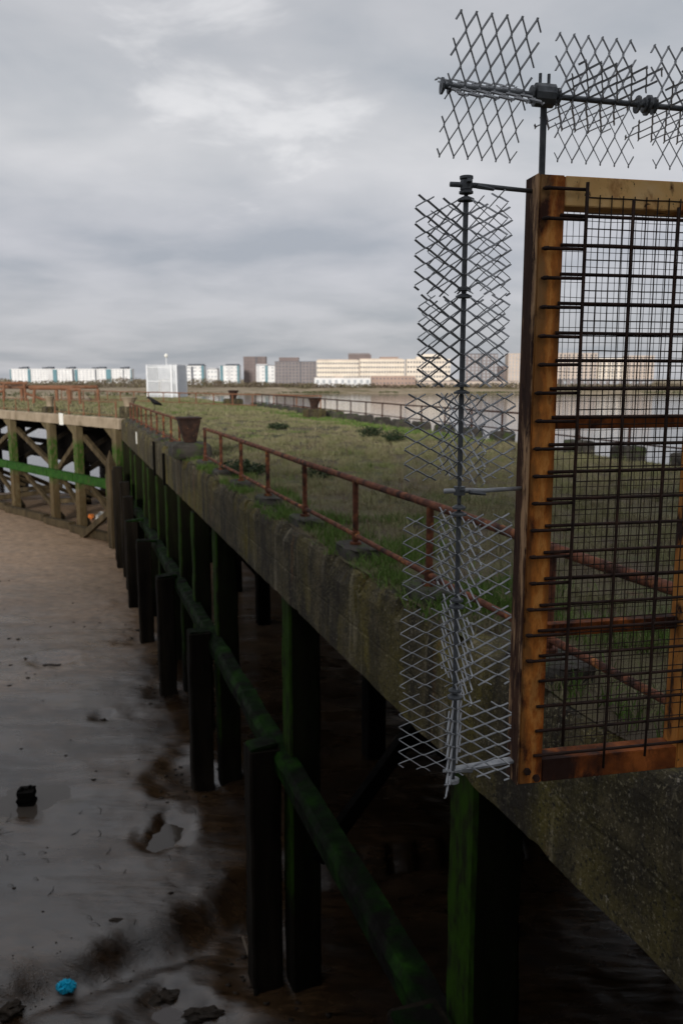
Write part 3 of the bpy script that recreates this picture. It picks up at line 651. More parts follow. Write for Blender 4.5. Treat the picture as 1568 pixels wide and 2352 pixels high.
# timber lying about at the foot of the arm
for k, (x, y, ln, an) in enumerate(((60, 1135, 5, .5), (150, 1150, 4, -.4), (95, 1120, 4, .2), (200, 1140, 3, 1.0))):
    c = atz(x, y, MUD + .3); d = Vector((math.cos(an), math.sin(an), .08))
    tag(loc_mb(MB().bar(c - d * ln / 2, c + d * ln / 2, .35, .4), c).build('driftwood_beam', m_logs, loc=c, bevel=.04),
        ('long brown beam lying on the mud at the left end under the far arm', 'brown beam lying on mud between the middle legs of the far arm', 'brown beam lying behind the others under the far arm', 'short brown beam lying near the corner legs of the far arm')[k], 'timber', 'timbers lying under the far arm')

# ------------------------------------------------------------------ grass and plants on the deck
def blades(name, m, pts, h, w_, lean=.5, label=None, cat='grass', z=None):
    pts = np.asarray(pts); n_ = len(pts); h = np.asarray(h) * rng.uniform(.5, 1.35, n_); w_ = np.asarray(w_) * rng.uniform(.7, 1.3, n_)
    a = rng.uniform(0, 2 * np.pi, n_); b = rng.uniform(0, 2 * np.pi, n_); ln = rng.uniform(.1, 1, n_) * lean
    dx = np.stack([np.cos(a), np.sin(a), np.zeros(n_)], 1) * w_[:, None] / 2
    tip = np.stack([np.cos(b) * ln * h, np.sin(b) * ln * h, h * np.sqrt(np.maximum(.05, 1 - (ln * .8) ** 2))], 1)
    mid = tip * np.array([.38, .38, .58])
    V = np.stack([pts - dx, pts + dx, pts + mid + dx * .75, pts + mid - dx * .75, pts + tip], 1)
    o = np.arange(n_)[:, None] * 5
    T = np.concatenate([o + [0, 1, 2], o + [0, 2, 3], o + [3, 2, 4]]).reshape(-1, 3)
    return tag(raw(name, V.reshape(-1, 3), T, m), label, cat, kind='stuff')
def deck_pts(fn, s0, s1, l0, l1, n_, gate=None):
    out_ = []
    while len(out_) < n_:
        s, l = random.uniform(s0, s1), random.uniform(l0, l1); p = fn(s, l, 0)
        if gate and random.random() > gate(p.x, p.y): continue
        out_.append((p.x, p.y, deck_z(p.x, p.y) - .01))
    return out_
clump = lambda x, y: max(.03, min(1, .27 + 2.1 * mn.noise((x * 1.1, y * 1.1, 3)) + .9 * mn.noise((x * 3.3, y * 3.3, 5)) + .6 * mn.noise((x * .25, y * .25, 8))))
P1 = deck_pts(J, 3, 26, LE + .5, 17, 70000, clump) + deck_pts(J, 3, 26, LE + .16, LE + .6, 3500, clump); P2 = deck_pts(J, 26, 60, LE + .5, 17, 50000, clump); P3 = deck_pts(J, 60, 131, 3.9, 17, 36000, clump) + deck_pts(Wg, 1, 58, .6, 20.5, 22000, clump)
blades('deck_grass', m_grass, P1 + P2 + P3, np.concatenate([np.full(len(P1), .105), np.full(len(P2), .13), np.full(len(P3), .20)]),
       np.concatenate([np.full(len(P1), .011), np.full(len(P2), .026), np.full(len(P3), .07)]), .9, 'dull olive and straw coloured grass covering the jetty deck')
fresh = lambda x, y: max(.02, min(1, .2 + 2.0 * mn.noise((x * .7, y * .7, 13))))
P1 = deck_pts(J, 3, 14, 4.15, 6.2, 5200, fresh) + deck_pts(J, 4, 22, 3.72, 4.7, 5200, fresh)
P2 = deck_pts(J, 30, 95, 14.8, 16.9, 7500, None) + deck_pts(J, 62, 100, 7, 16, 7000, fresh)
blades('green_grass', m_green, P1 + P2, np.concatenate([np.full(len(P1), .18), np.full(len(P2), .16)]), np.concatenate([np.full(len(P1), .011), np.full(len(P2), .05)]), .8,
       'fresh green grass in tufts along the jetty edges')
def shrub(x, y, r_, h_, label, m=m_bush, n_=700):
    c = atz(x, y, -.22); t = thing('shrub', label, 'shrub', c)
    V = []; st = MB()
    for k in range(7):
        a = k * .9 + random.random(); st.tube([(0, 0, -.05), (math.cos(a) * r_ * .4, math.sin(a) * r_ * .4, h_ * .5), (math.cos(a) * r_ * .75, math.sin(a) * r_ * .75, h_ * .85)], [.012, .008, .004], 5)
    st.build('stems', m_stick, t)
    P = []
    while len(P) < n_:
        p = rng.normal(size=3); p /= np.linalg.norm(p); q = random.random() ** .4
        k = .75 + .5 * mn.noise((p[0] * 2 + x, p[1] * 2, p[2] * 2))
        z = (p[2] * .55 + .5) * h_ * (.7 + .3 * q) * (k if p[2] > 0 else 1)
        if z < .01: continue
        P.append((p[0] * r_ * q * k, p[1] * r_ * q * k, z))
    P = np.array(P); a = rng.normal(size=(n_, 3, 3)); a /= np.linalg.norm(a, axis=2, keepdims=True)
    V = P[:, None, :] + a * (r_ * .09)
    o = raw('foliage', V.reshape(-1, 3), np.arange(n_ * 3).reshape(-1, 3), m); o.parent = t
    return t
P1 = []
while len(P1) < 26000:                                      # tussocks: many blades from one root
    s, l = random.uniform(4, 34), random.uniform(4.1, 16.6); c = J(s, l); n_ = random.randint(18, 55); r_ = random.uniform(.04, .13)
    for k in range(n_): x, y = c.x + random.gauss(0, r_), c.y + random.gauss(0, r_); P1.append((x, y, deck_z(x, y) - .01))
blades('tussocks', m_grass, P1, np.full(len(P1), .24), np.full(len(P1), .012), .8, 'taller straw coloured tussocks standing in the deck grass')
P1 = []
while len(P1) < 4200:                                      # weeds hanging over the broken edge
    s, l = random.uniform(4, 30), random.uniform(LE + .06, LE + .55); c = J(s, l); n_ = random.randint(10, 40)
    if mn.noise((s * .5, 3, 3)) < -.15: continue
    for k in range(n_): x, y = c.x + random.gauss(0, .07), c.y + random.gauss(0, .07); P1.append((x, y, -.215))
blades('edge_weeds', m_green, P1, np.full(len(P1), .17), np.full(len(P1), .012), 1.0, 'green weeds hanging over the broken left edge of the jetty')
P1 = deck_pts(J, 4, 30, 4.0, 16.5, 420)
blades('dead_stems', m_stem, P1, np.full(len(P1), .42), np.full(len(P1), .010), .35, 'thin dead brown stems standing above the deck grass')
shrub(851, 1004, .75, .55, 'dark green shrub left of the spikes near the right blocks')
shrub(902, 1014, .65, .5, 'dark green shrub just right of the other one near the right blocks')
shrub(560, 1090, .85, .42, 'low dark shrub on the grass behind the left rail')
shrub(730, 1098, .55, .36, 'small dark shrub in the middle of the grass above the left rail')
shrub(640, 985, .7, .35, 'small distant dark shrub in the middle of the deck')

# ------------------------------------------------------------------ rails
def railing(label, fn, posts, l, zb, zt, rt, rb, rp, sag=1., m=m_rust, low=None, step=.5, flange=True, group='railings on the jetty'):
    c = fn(posts[0], l, zb); t = thing('railing', label, 'railing', c, group)
    mid = low if low is not None else zb + .12
    for nm, z, r_ in (('top_rail', zt, rt), ('bottom_rail', mid, rb)):
        s0, s1 = posts[0] - .1, posts[-1] + .1; n_ = max(2, int((s1 - s0) / step))
        pts = [fn(s0 + (s1 - s0) * i / n_, l + .018 * sag * mn.noise((i * step * .35, z, 3)), z + .02 * sag * mn.noise((i * step * .3, z, 7))) for i in range(n_ + 1)]
        loc_mb(MB().tube(pts, [r_ * (1 + .07 * mn.noise((i * 1.3, 2, z))) for i in range(n_ + 1)], 10), c).build(nm, m, t, smooth=True)
    for i, s in enumerate(posts):
        tilt = .03 * sag * mn.noise((i * 2.1, 4, 1))
        b = MB().tube([fn(s, l, zb), fn(s + tilt * .5, l, (zb + zt) / 2), fn(s + tilt, l, zt - rt * .4)], [rp * 1.0, rp, rp * 1.05], 10)
        if flange: b.tube([fn(s, l, zb - .02), fn(s, l, zb + .03)], rp * 2.0, 10); b.tube([fn(s, l, mid - .06), fn(s, l, mid + .06)], rp * 1.35, 10)
        loc_mb(b, c).build('post', m, t, smooth=False)
    return t
railing('near rusty tube railing on the left edge, between gate and dark bollard', J, LPOST[:9], 3.93, -.05, .88, .047, .036, .043, 1.2)
railing('rusty tube railing on the left edge beyond the dark bollard, with a crow on it', J, LPOST[9:], 3.93, -.05, .88, .045, .036, .042, 1.5)
railing('thin dark red railing along the right edge of the deck above the river', J, [s for s in RS if s < 77], LR - .32, .17, .98, .04, .028, .04, 1.2, low=.30, step=1.4, m=m_rust_dk)
railing('short leaning row of orange rusty posts along the far arm edge', Wg, [1.6 + 2.4 * k for k in range(5)], .5, -.15, .85, .03, .02, .05, 2., m_rust_far, group='rails on the far arm')
railing('rusty railing along the far arm edge at the left side', Wg, [16.2 + 2.6 * k for k in range(9)], .5, -.15, .80, .03, .02, .04, 2., m_rust_far, group='rails on the far arm')
railing('orange railing along the rear edge of the far arm', Wg, [4 + 3.2 * k for k in range(17)], 20.3, -.15, .95, .06, .04, .06, 2., m_rust_far, group='rails on the far arm')

# ------------------------------------------------------------------ mooring bollards on their concrete seats
def bollard(label, c, ax, ay, w_, h_, base, m=m_rust, flare=1.0):
    t = thing('mooring_bollard', label, 'bollard', c, 'mooring bollards')
    bw, bd, bh = base
    b = MB(); prof_ = [(1, 0), (1, .8), (.92, 1.0)]
    b.loft([[ax * (a * bw / 2 * k) + ay * (d * bd / 2 * k) + UP * (bh * z) for a, d in ((-1, -1), (1, -1), (1, 1), (-1, 1))] for k, z in prof_]); b.build('seat', m_conc_dark if flare > 1 else m_conc, t, bevel=.04)
    b = MB(); pr = [(.62, 0, 0), (.60, .12, 0), (.70, .5, .02), (.92, .86, .06), (1.05, .93, .08), (1.05, 1.0, .08), (.8, 1.03, .08)]
    b.loft([[ax * (math.cos(i * math.pi / 6 + .26) * w_ / 2 * k * 1.1 + sh * flare) + ay * (math.sin(i * math.pi / 6 + .26) * w_ / 2 * k * .95) + UP * (bh + h_ * z) for i in range(12)] for k, z, sh in pr]); b.build('casting', m, t)
    b = MB()
    for sx in (-1, 1): b.tube([ax * sx * w_ * .25 + UP * bh, ax * sx * w_ * .25 + UP * (bh + .05)], .05, 8)
    b.build('bolts', m_rust, t)
    return t
def wedge_bollard(label, c, ax, ay):
    t = thing('mooring_bollard', label, 'bollard', c, 'mooring bollards')
    b = MB(); b.loft([[ax * (a * .62 * k) + ay * (d * .62 * k) + UP * z for a, d in ((-1, -1), (1, -1), (1, 1), (-1, 1))] for k, z in ((1, 0), (1.02, .2), (.98, .38), (.86, .48))]); b.build('seat', m_conc_dark, t, bevel=.05)
    # open box casting: wide at the top, leaning left, rust inside
    b = MB(); b.loft([[ax * (a * k + o_) + ay * (d * k * .9) + UP * z for a, d in ((-1, -1), (1, -1), (1, 1), (-1, 1))] for k, o_, z in ((.20, .05, .48), (.26, 0.02, .72), (.36, -.05, 1.12), (.38, -.06, 1.22))]); b.build('casting', m_rust_bol, t, bevel=.02)
    b = MB(); b.box(ax * -.06 + UP * 1.255, ax * .42, ay * .38, UP * .035); b.build('lip', m_bar, t, bevel=.02)
    return t
wedge_bollard('dark flared bollard on a concrete seat at the left edge of the deck', J(27.0, 3.85, -.18), D * -1, R)
bollard('nearer rusty flared bollard on a concrete block at the right edge', atz(722, 960, -.24), R, D, .80, .72, (1.25, 1.3, .62), m_rust_bol, .3)
bollard('farther rusty flared bollard on a concrete block at the right edge', atz(536, 932, -.24), R, D, .95, .80, (1.7, 1.6, .7), m_rust_bol, .3)
bollard('pale stained stone bollard on the front edge of the far arm', Wg(12.8, .8, -.2), WD, WP, .8, .75, (1.0, .9, .5), m_conc_pale, .2)
bollard('pale topped bollard at the corner of the two arms', J(56.8, 4.2, -.2), R, D, .95, .6, (1.2, 1.1, .75), m_conc_pale, .2)

# orange rusted steelwork at the back of the far arm
def rusted_frame(label, x, Y, h_, wd, pipes=True):  # open rusted frame: two legs, a crossbar and sometimes struts
    c = at(x, 900, Y); c.z = -.2; ax = Vector((.96, .28, 0)); t = thing('steel_frame', label, 'rusted_frame', c, 'orange rusted steelwork')
    for a in (-wd / 2, wd / 2): MB().tube([ax * a - UP * .1, ax * (a * .9) + UP * h_], .15, 8).build('leg', m_rust_far, t)
    MB().tube([ax * -wd * .6 + UP * h_, ax * wd * .6 + UP * h_], .17, 8).build('crossbar', m_rust_far, t)
    if pipes:
        MB().tube([ax * wd * .5 + UP * h_ * .45, ax * (wd * .5 + 2.2) + UP * .1], .15, 8).build('strut', m_rust_far, t)
        MB().tube([ax * -wd * .5 + UP * h_ * .6, ax * (-wd * .5 - 3.4) + UP * .15], .16, 8).build('strut', m_rust_far, t)
    return t
rusted_frame('tall orange rusted frame with slanting struts at the left end of the far arm', 34, 96, 2.1, 2.4)
rusted_frame('low orange rusted frame left of the pale stone bollard on the far arm', 118, 88, 1.6, 3.6, False)
rusted_frame('orange rusted frame right of the pale stone bollard on the far arm', 172, 84, 1.5, 1.0, False)
pm_ = at(95, 893, 97); t = thing('rusted_pipe', 'long orange rusted pipe on low trestles across the rear of the far arm', 'pipe', (pm_.x, pm_.y, -.2))
PO = t.location.copy(); pp = [at(x, 889, 97) for x in (-30, 50, 130, 225)]
for p in pp: p.z = pp[0].z
loc_mb(MB().tube(pp, .22, 10), PO).build('pipe', m_rust_far, t, smooth=True)
for p in pp: loc_mb(MB().bar(Vector((p.x, p.y, -.3)), p - UP * .22, .3, .3, Vector((0, 1, 0))), PO).build('trestle', m_rust_far, t)

# ------------------------------------------------------------------ white palisade enclosure on the deck
EC = at(385, 912, 118); EC.z = -.2
enc = thing('palisade_enclosure', 'tall white palisade cage around a beacon at the far end of the deck', 'enclosure', EC)
EW, ED, EH = 2.2, 1.7, 4.55
ea = rad(-12); ex = Vector((math.cos(ea), math.sin(ea), 0)); ey = Vector((-math.sin(ea), math.cos(ea), 0))
for sx in (-1, 1):
    for sy in (-1, 1): MB().box(ex * EW * sx + ey * ED * sy + UP * EH / 2, ex * .09, ey * .09, UP * EH / 2).build('corner_post', m_white, enc)
MB().box(ex * EW * .68 + ey * -ED + UP * EH / 2, ex * .12, ey * .09, UP * EH / 2).build('gate_post', m_white, enc)
src = None; np_ = 0
for side in range(4):
    for k in range(17):
        f_ = -1 + 2 * (k + .5) / 17
        p = (ex * EW * f_ + ey * ED * (-1 if side == 0 else 1)) if side < 2 else (ey * ED * f_ + ex * EW * (-1 if side == 2 else 1))
        if src is None:
            b = MB().box(UP * EH / 2, ex * .065, ey * .02, UP * EH / 2); src = b.build('pale', m_white, enc, p)
        else: inst(src, enc, p, (0, 0, 0 if side < 2 else rad(90)))
for z in (.5, 2.3, EH - .35):
    b = MB()
    for sy in (-1, 1): b.box(ey * ED * sy * .97 + UP * z, ex * EW, ey * .03, UP * .06)
    for sx in (-1, 1): b.box(ex * EW * sx * .97 + UP * z, ex * .03, ey * ED, UP * .06)
    b.build('horizontal_rail', m_white, enc)
MB().box(UP * 1.1, ex * .7, ey * .5, UP * 1.1).build('cabinet', b_pale, enc, bevel=.05)
MB().tube([(0, 0, 3), (0, 0, 5.6)], .07, 8).build('beacon_mast', m_white, enc)
b = MB(); b.loft([[Vector((math.cos(i * math.pi / 5), math.sin(i * math.pi / 5), 0)) * r_ + UP * z for i in range(10)] for r_, z in ((.12, 5.55), (.26, 5.7), (.26, 5.95), (.1, 6.1))]); b.build('beacon_lantern', m_plate, enc)

# ------------------------------------------------------------------ the crow on the rail
cs = 38.3; cpnt = J(cs, 3.93, .925)
def crow():
    b = MB(); fwd = Vector((-1, -.15, 0)).normalized(); sd = Vector((fwd.y, -fwd.x, 0))
    # body axis from tail to beak: (along, up, half width, half height)
    ax_ = [(-.30, .12, .05, .006), (-.22, .135, .05, .012), (-.14, .165, .055, .035), (-.05, .20, .075, .065), (.04, .235, .078, .07), (.10, .275, .055, .055), (.14, .31, .043, .042), (.18, .325, .036, .036), (.205, .322, .016, .018), (.245, .312, .008, .010), (.27, .305, .002, .003)]
    b.loft([[fwd * a + UP * z + sd * math.cos(i * math.pi / 5) * w_ + UP * math.sin(i * math.pi / 5) * h_ for i in range(10)] for a, z, w_, h_ in ax_])
    for sx in (-1, 1):
        b.tube([sd * .03 * sx + UP * .0, sd * .032 * sx + fwd * -.015 + UP * .08, sd * .035 * sx + fwd * .0 + UP * .17], [.007, .008, .02], 6)
        for a in (-.5, 0, .5): b.tube([sd * .03 * sx + UP * .005, sd * (.03 * sx + .03 * math.sin(a)) + fwd * .045 * math.cos(a) + UP * .0], [.006, .003], 5)
        b.loft([[fwd * a + UP * z + sd * (sx * (w_ + .008) + d_) + UP * u for d_, u in ((-.006, -h_), (.008, -h_ * .3), (.006, h_ * .6), (-.006, h_))] for a, z, w_, h_ in ((-.26, .15, .03, .015), (-.12, .185, .055, .045), (.0, .225, .07, .055), (.07, .25, .055, .03))])
    o = b.build('crow', m_crow, loc=cpnt, smooth=True); o.scale = (1.3, 1.3, 1.8); return o
tag(crow(), 'black crow perched on the left railing beyond the bollard', 'bird')

# ------------------------------------------------------------------ things on the mud
c = atz(62, 1838, MUD); c.z = mud_h(c.x, c.y)
b = MB(); taper_pile(b, (0, 0, -.4), (0, 0, .42), .40, Vector((1, .1, 0)).normalized(), Vector((-.1, 1, 0)).normalized(), 5)
for k in range(5): b.bar((-.15 + .08 * k, -.1 + .05 * k, .38), (-.15 + .08 * k, -.1 + .05 * k, .46 + .05 * (k % 2)), .06)
tag(b.build('pile_stump', m_black, loc=c), 'short black square pile stump standing in a puddle on the mud', 'stump')
def blob(name, m, c, r_, sq, label, cat, seed, kind=None, n1_=14, n2_=9, amp=.35, fr=1.):
    b = MB(); rings = []
    for i in range(n2_ + 1):
        ph = math.pi * i / n2_; rings.append([])
        for k in range(n1_):
            th = 2 * math.pi * k / n1_; d = Vector((math.sin(ph) * math.cos(th), math.sin(ph) * math.sin(th), math.cos(ph)))
            rr_ = r_ * (1 + amp * mn.noise((d.x * 1.8 * fr + seed, d.y * 1.8 * fr, d.z * 1.8 * fr)) + amp * .5 * mn.noise((d.x * 5 * fr + seed, d.y * 5 * fr, d.z * 5 * fr)))
            rings[-1].append(Vector((d.x * sq[0], d.y * sq[1], d.z * sq[2])) * rr_)
    b.loft(rings); o = b.build(name, m, loc=c, smooth=False)
    return tag(o, label, cat, kind=kind)
for k, (x, y, r_, sq, lb) in enumerate(((380, 2262, .30, (1.2, 1, .7), 'black weedy lump of wreckage in a hollow of the near mud'), (20, 2318, .26, (1, .9, .6), 'black rock at the left edge beside the channel'),
        (470, 2318, .24, (1.7, .8, .5), 'dark log shaped lump near the bottom of the mud'), (120, 1518, .28, (1.5, .9, .35), 'dark patch of debris out on the open mud'),
        (238, 1648, .15, (.8, .8, 1.0), 'small dark lump standing on the open mud'), (372, 1918, .14, (1, .8, .9), 'small dark lump beside the two wet hollows'), (265, 2110, .08, (1.6, 1, .5), 'tiny dark scrap on the grey mud'))):
    c = atz(x, y, MUD if y < 2200 else LOW); c.z = mud_h(c.x, c.y) - r_ * sq[2] * .08
    blob('debris_lump', m_clod, c, r_ * .8, (sq[0] * 1.25, sq[1], sq[2] * .8), lb, 'debris', k * 3.1, amp=.55, n1_=22, n2_=14)
c = atz(152, 2270, LOW); c.z = mud_h(c.x, c.y) + .06
blob('plastic_bag', m_blue, c, .135, (1.3, .9, .75), 'crumpled bright blue plastic bag on the near mud', 'plastic bag', 4.4, amp=.38, n1_=40, n2_=26, fr=2.6)
c = atz(210, 1194, MUD); c.z = mud_h(c.x, c.y) + .25
blob('litter', m_orange, c, .2, (1, .8, .9), 'orange scrap of litter at the corner under the far arm', 'litter', 2.2, amp=.7)
for k, (dx, lb) in enumerate(((18, 'taller white scrap of litter beside the orange one'), (32, 'flat white scrap of litter nearest the corner pile'))):
    c = atz(214 + dx, 1195, MUD); c.z = mud_h(c.x, c.y) + .2; blob('litter', m_litter, c, .38 - .1 * k, (1, .8, 1 - .3 * k), lb, 'litter', 6 + k, amp=.8)
b_ = atz(592, 2262, LOW); a = at(557, 2150, b_.y + .75); b_.z = mud_h(b_.x, b_.y) + .03
t = thing('pole', 'thin weathered pole with a clogged foot leaning on the near mud', 'pole', b_)
loc_mb(MB().tube([a, a.lerp(b_, .5) + Vector((.02, 0, 0)), b_], .026, 8), b_).build('shaft', m_stick, t)
loc_mb(MB().tube([b_ + Vector((-.04, -.14, -.03)), b_ + Vector((0, 0, .05)), b_ + Vector((.06, .12, 0))], [.04, .07, .03], 8), b_).build('foot', m_black, t)
def puddle(x, y, rx, ry, dz, seed):
    c = atz(x, y, MUD); n_ = 36
    V = [(0, 0, 0)] + [(math.cos(k * 2 * math.pi / n_) * rx * (1 + .22 * mn.noise((math.cos(k * .1745) * 1.5, math.sin(k * .1745) * 1.5, seed))), math.sin(k * 2 * math.pi / n_) * ry * (1 + .3 * mn.noise((math.cos(k * .1745) * 2, seed, math.sin(k * .1745) * 2))), 0) for k in range(n_)]
    b = MB(); b.add(V, [(0, k + 1, (k + 1) % n_ + 1) for k in range(n_)]); c.z = mud_h(c.x, c.y) + dz
    tag(b.build('puddle', m_puddle, loc=c, fix=False), kind='structure')
for q in ((62, 1832, 1.9, 1.5, .045, 1), (375, 1922, .7, .6, .09, 2), (400, 1893, .5, .4, .10, 3)): puddle(*q)
# clods, twigs and weed scraps left by the tide: too many to count
V = []; Fc = []
def clod(x, y, r_, fl):
    o = len(V); z = mud_h(x, y)
    for a, b_, c_ in ((1, 0, 0), (-1, 0, 0), (0, 1, 0), (0, -1, 0), (0, 0, 1), (0, 0, -1), (.6, .6, .5), (-.6, .5, .6)):
        k = r_ * random.uniform(.6, 1.3); V.append((x + a * k * 1.4, y + b_ * k, z + r_ * .2 + c_ * k * fl))
    for f in ((6, 0, 2), (6, 2, 4), (6, 4, 0), (7, 2, 1), (7, 4, 2), (7, 1, 4), (0, 3, 5), (0, 4, 3), (1, 3, 4), (1, 5, 3), (2, 0, 5), (1, 2, 5)): Fc.append([q + o for q in f])
for k in range(130):
    y = random.uniform(8, 44); x = random.uniform(-(y * .42 + 1), 3.2 - .335 * (y - 3)); 
    if mn.noise((x * .3, y * .3, 2)) > -.1: clod(x, y, random.uniform(.012, .045) * (.6 + y * .035), .5)
for a, b_ in list(zip(chan2, chan2[1:])) + [(chan[1], chan[2]), (chan[3], chan[4])]:
    for k in range(16):
        p = a.lerp(b_, random.random()); clod(p.x + random.gauss(0, .22), p.y + random.gauss(0, .22), random.uniform(.008, .022), .4)
for s_i, l_i in FENDER[:4]:
    for k in range(40):
        p = J(s_i + random.gauss(0, .7), l_i + random.gauss(-.1, .5)); clod(p.x, p.y, random.uniform(.015, .06), .5)
tag(raw('tide_scraps', V, Fc, m_clod), 'dark clods, weed and scraps scattered over the mud', 'debris', kind='stuff')
V = MB()
for k in range(70):
    y = random.uniform(8.5, 20); x = random.uniform(-(y * .42 + 1), 2.2 - .335 * (y - 3)); a = random.uniform(0, 3.1); ln = random.uniform(.1, .45); z = mud_h(x, y)
    V.tube([(x, y, z), (x + math.cos(a) * ln * .5, y + math.sin(a) * ln * .5, z + .03), (x + math.cos(a + .3) * ln, y + math.sin(a + .3) * ln, z + .015)], [.008, .006, .003], 4)
tag(V.build('tide_twigs', m_fend), 'thin dark twigs scattered over the near mud', 'twigs', kind='stuff')

# ------------------------------------------------------------------ river wall and landing behind the viewpoint, which the gate is hung from
wl = thing('river_wall', 'concrete river wall and landing beside the gate', 'wall', (3, -1, -8.4))
def lb_(x0, x1, y0, y1, z0, z1): return loc_mb(box_mb(x0, x1, y0, y1, z0, z1), (3, -1, -8.4))
lb_(-60, 1.9, -6, .75, -10, .70).build('wall', m_conc, wl); lb_(1.9, 3.2, -6, 2.6, -10, .70).build('landing', m_conc, wl); lb_(-60, 40, -30, -6.0, -10, .66).build('bank_fill', m_soil, wl)

# unseen building added behind the viewpoint to keep the low sun off everything near
wh = thing('shade_block', 'long white building added unseen behind the viewpoint to shade the near scene', 'shade_block', (0, -22, .66))
box_mb(-75, 70, -9, 9, 0, 8.4).build('wall', b_white, wh)  # walls made pale to bounce light onto the gate
b = MB(); b.add([(-76, -9.6, 8.4), (70.8, -9.6, 8.4), (70.8, 9.6, 10.2), (-76, 9.6, 8.4), (-76, 0, 10.2), (70.8, 0, 10.2)], [(0, 1, 5, 4), (2, 3, 4, 5), (1, 2, 5), (3, 0, 4), (3, 2, 1, 0)]); b.build('roof', b_dark, wh)
src = None
for k in range(18):
    p = (-68 + 8 * k, 9.05, 5.5)
    if src is None: src = MB().box((0, 0, 0), (1.4, 0, 0), (0, .08, 0), (0, 0, 1.5)).build('window', b_win, wh, p)
    else: inst(src, wh, p)

# ------------------------------------------------------------------ the security gate
GU = Vector((.979, .203, 0)).normalized(); GN = Vector((GU.y, -GU.x, 0))        # along the leaf; GN points at the viewer
G0 = at(1239, 400, 2.70); G0.z = 0
def G(t_, d_, z): return Vector((G0.x, G0.y, 0)) + GU * t_ + GN * d_ + UP * z   # d_>0 towards the viewer
ZT = at(1239, 399, 2.70).z; ZB = at(1213, 1803, 2.70).z
gate = thing('security_gate', 'rusty orange steel gate leaf with black bars and wire mesh', 'gate', G(.3, 0, ZB))
GO = gate.location.copy()
def gb(mb_, name, m, **k): return loc_mb(mb_, GO).build(name, m, gate, **k)
PW, PD, GW = .088, .09, .70
def gbox(t0, t1, d0, d1, z0, z1): return MB().box(G((t0 + t1) / 2, (d0 + d1) / 2, (z0 + z1) / 2), GU * ((t1 - t0) / 2), GN * ((d1 - d0) / 2), UP * ((z1 - z0) / 2))
TR, BR = .092, .082
gb(gbox(.0015, PW, -PD, 0, ZB, ZT), 'post', gate_post_material(G(0, 0, 0)), bevel=.004)
gb(gbox(-.004, .001, -PD - .002, -.003, ZB - .002, ZT + .002), 'post_side_plate', m_gate_side)
gb(gbox(GW - PW, GW, -PD, 0, ZB, ZT), 'post', m_gate, bevel=.004)
gb(gbox(PW + .001, GW - PW - .001, -PD, -.001, ZT - TR, ZT - .001), 'top_rail', m_gate_top, bevel=.003)
gb(gbox(PW + .001, GW - PW - .001, -PD, -.001, ZB + .001, ZB + BR), 'bottom_rail', m_gate_low, bevel=.003)
for k, yy in enumerate((970, 1447)):
    z = at(1400, yy, 2.78).z; gb(gbox(PW + .001, GW - PW - .001, -PD + .005, -.045, z - .022, z + .022), 'cross_rail', m_gate_low, bevel=.002)
# corner gusset and bolts at the foot
b = MB()
for t_, z in ((.03, ZB + .05), (.065, ZB + .022)): b.tube([G(t_, .001, z), G(t_, .012, z)], .013, 6)
gb(b, 'bolts', m_bar)
# heavy bars: short stubs welded to the post in front, long bars behind them
zs0, zs1 = at(1290, 433, 2.70).z, at(1270, 1517, 2.70).z
for k in range(22):
    z = zs0 + (zs1 - zs0) * k / 17
    jit = .004 * mn.noise((k * 1.3, 3, 2)); ln = .016 * mn.noise((k * 2.1, 1, 2))
    if k < 18:
        b = MB(); b.tube([G(.018 + ln * .6, .016, z), G(.153 + ln * .4, .016, z + jit)], [.0058, .0052], 8); b.tube([G(.012 + ln * .6, .004, z), G(.016 + ln * .6, .012, z), G(.026 + ln * .6, .017, z + .001), G(.034 + ln * .6, .015, z)], [.004, .0072, .0070, .004], 7); gb(b, 'stub_bar', m_bar, smooth=True)
    if k:
        z2 = z + .013 + jit
        b = MB(); b.tube([G(.072 - k * .0008 + ln * 1.3, .006, z2), G(.40, .006, z2 + jit * .5), G(GW + .05, .006, z2 - jit)], .0056, 8); gb(b, 'long_bar', m_bar, smooth=True)
for t_, d_, y0, y1 in ((.150, .024, 426, 1700), (.314, .016, 460, 1763), (.474, .016, 472, 1745), (.634, .016, 480, 1740)):
    p0 = at(1400, y0, 2.75).z; p1 = at(1400, y1, 2.75).z
    b = MB(); n_ = 14
    b.tube([G(t_ + .002 * mn.noise((i * .7, t_, 1)), d_, p0 + (p1 - p0) * i / n_) for i in range(n_ + 1)], .0058 if t_ < .2 else .0044, 8); gb(b, 'upright_bar', m_bar, smooth=True)
# two layers of wire mesh
def mesh_panel(t0, t1, z0, z1, du, dz, d_, r_, wob):
    b = MB(); nu, nz_ = int((t1 - t0) / du), int((z1 - z0) / dz)
    for i in range(nu + 1):
        t_ = t0 + du * i
        b.tube([G(t_ + wob * mn.noise((j * .8, i * .9, 1)), d_ + wob * mn.noise((j * .8, i * .9, 4)), z0 + (z1 - z0) * j / 10) for j in range(11)], r_, 5, False)
    for j in range(nz_ + 1):
        z = z0 + dz * j
        b.tube([G(t0 + (t1 - t0) * i / 8, d_ - r_ * 1.6, z + wob * mn.noise((j * .9, i * .8, 7))) for i in range(9)], r_, 5, False)
    return b
gb(mesh_panel(.165, GW + .02, at(1400, 1690, 2.75).z, at(1400, 450, 2.75).z, .0405, .0475, .000 + .0035, .0021, .0015), 'wire_mesh', m_wire)
gb(mesh_panel(.055, GW - .02, ZB + .05, ZT - .07, .0225, .049, -PD - .006, .0011, .0022), 'wire_mesh', m_wire)
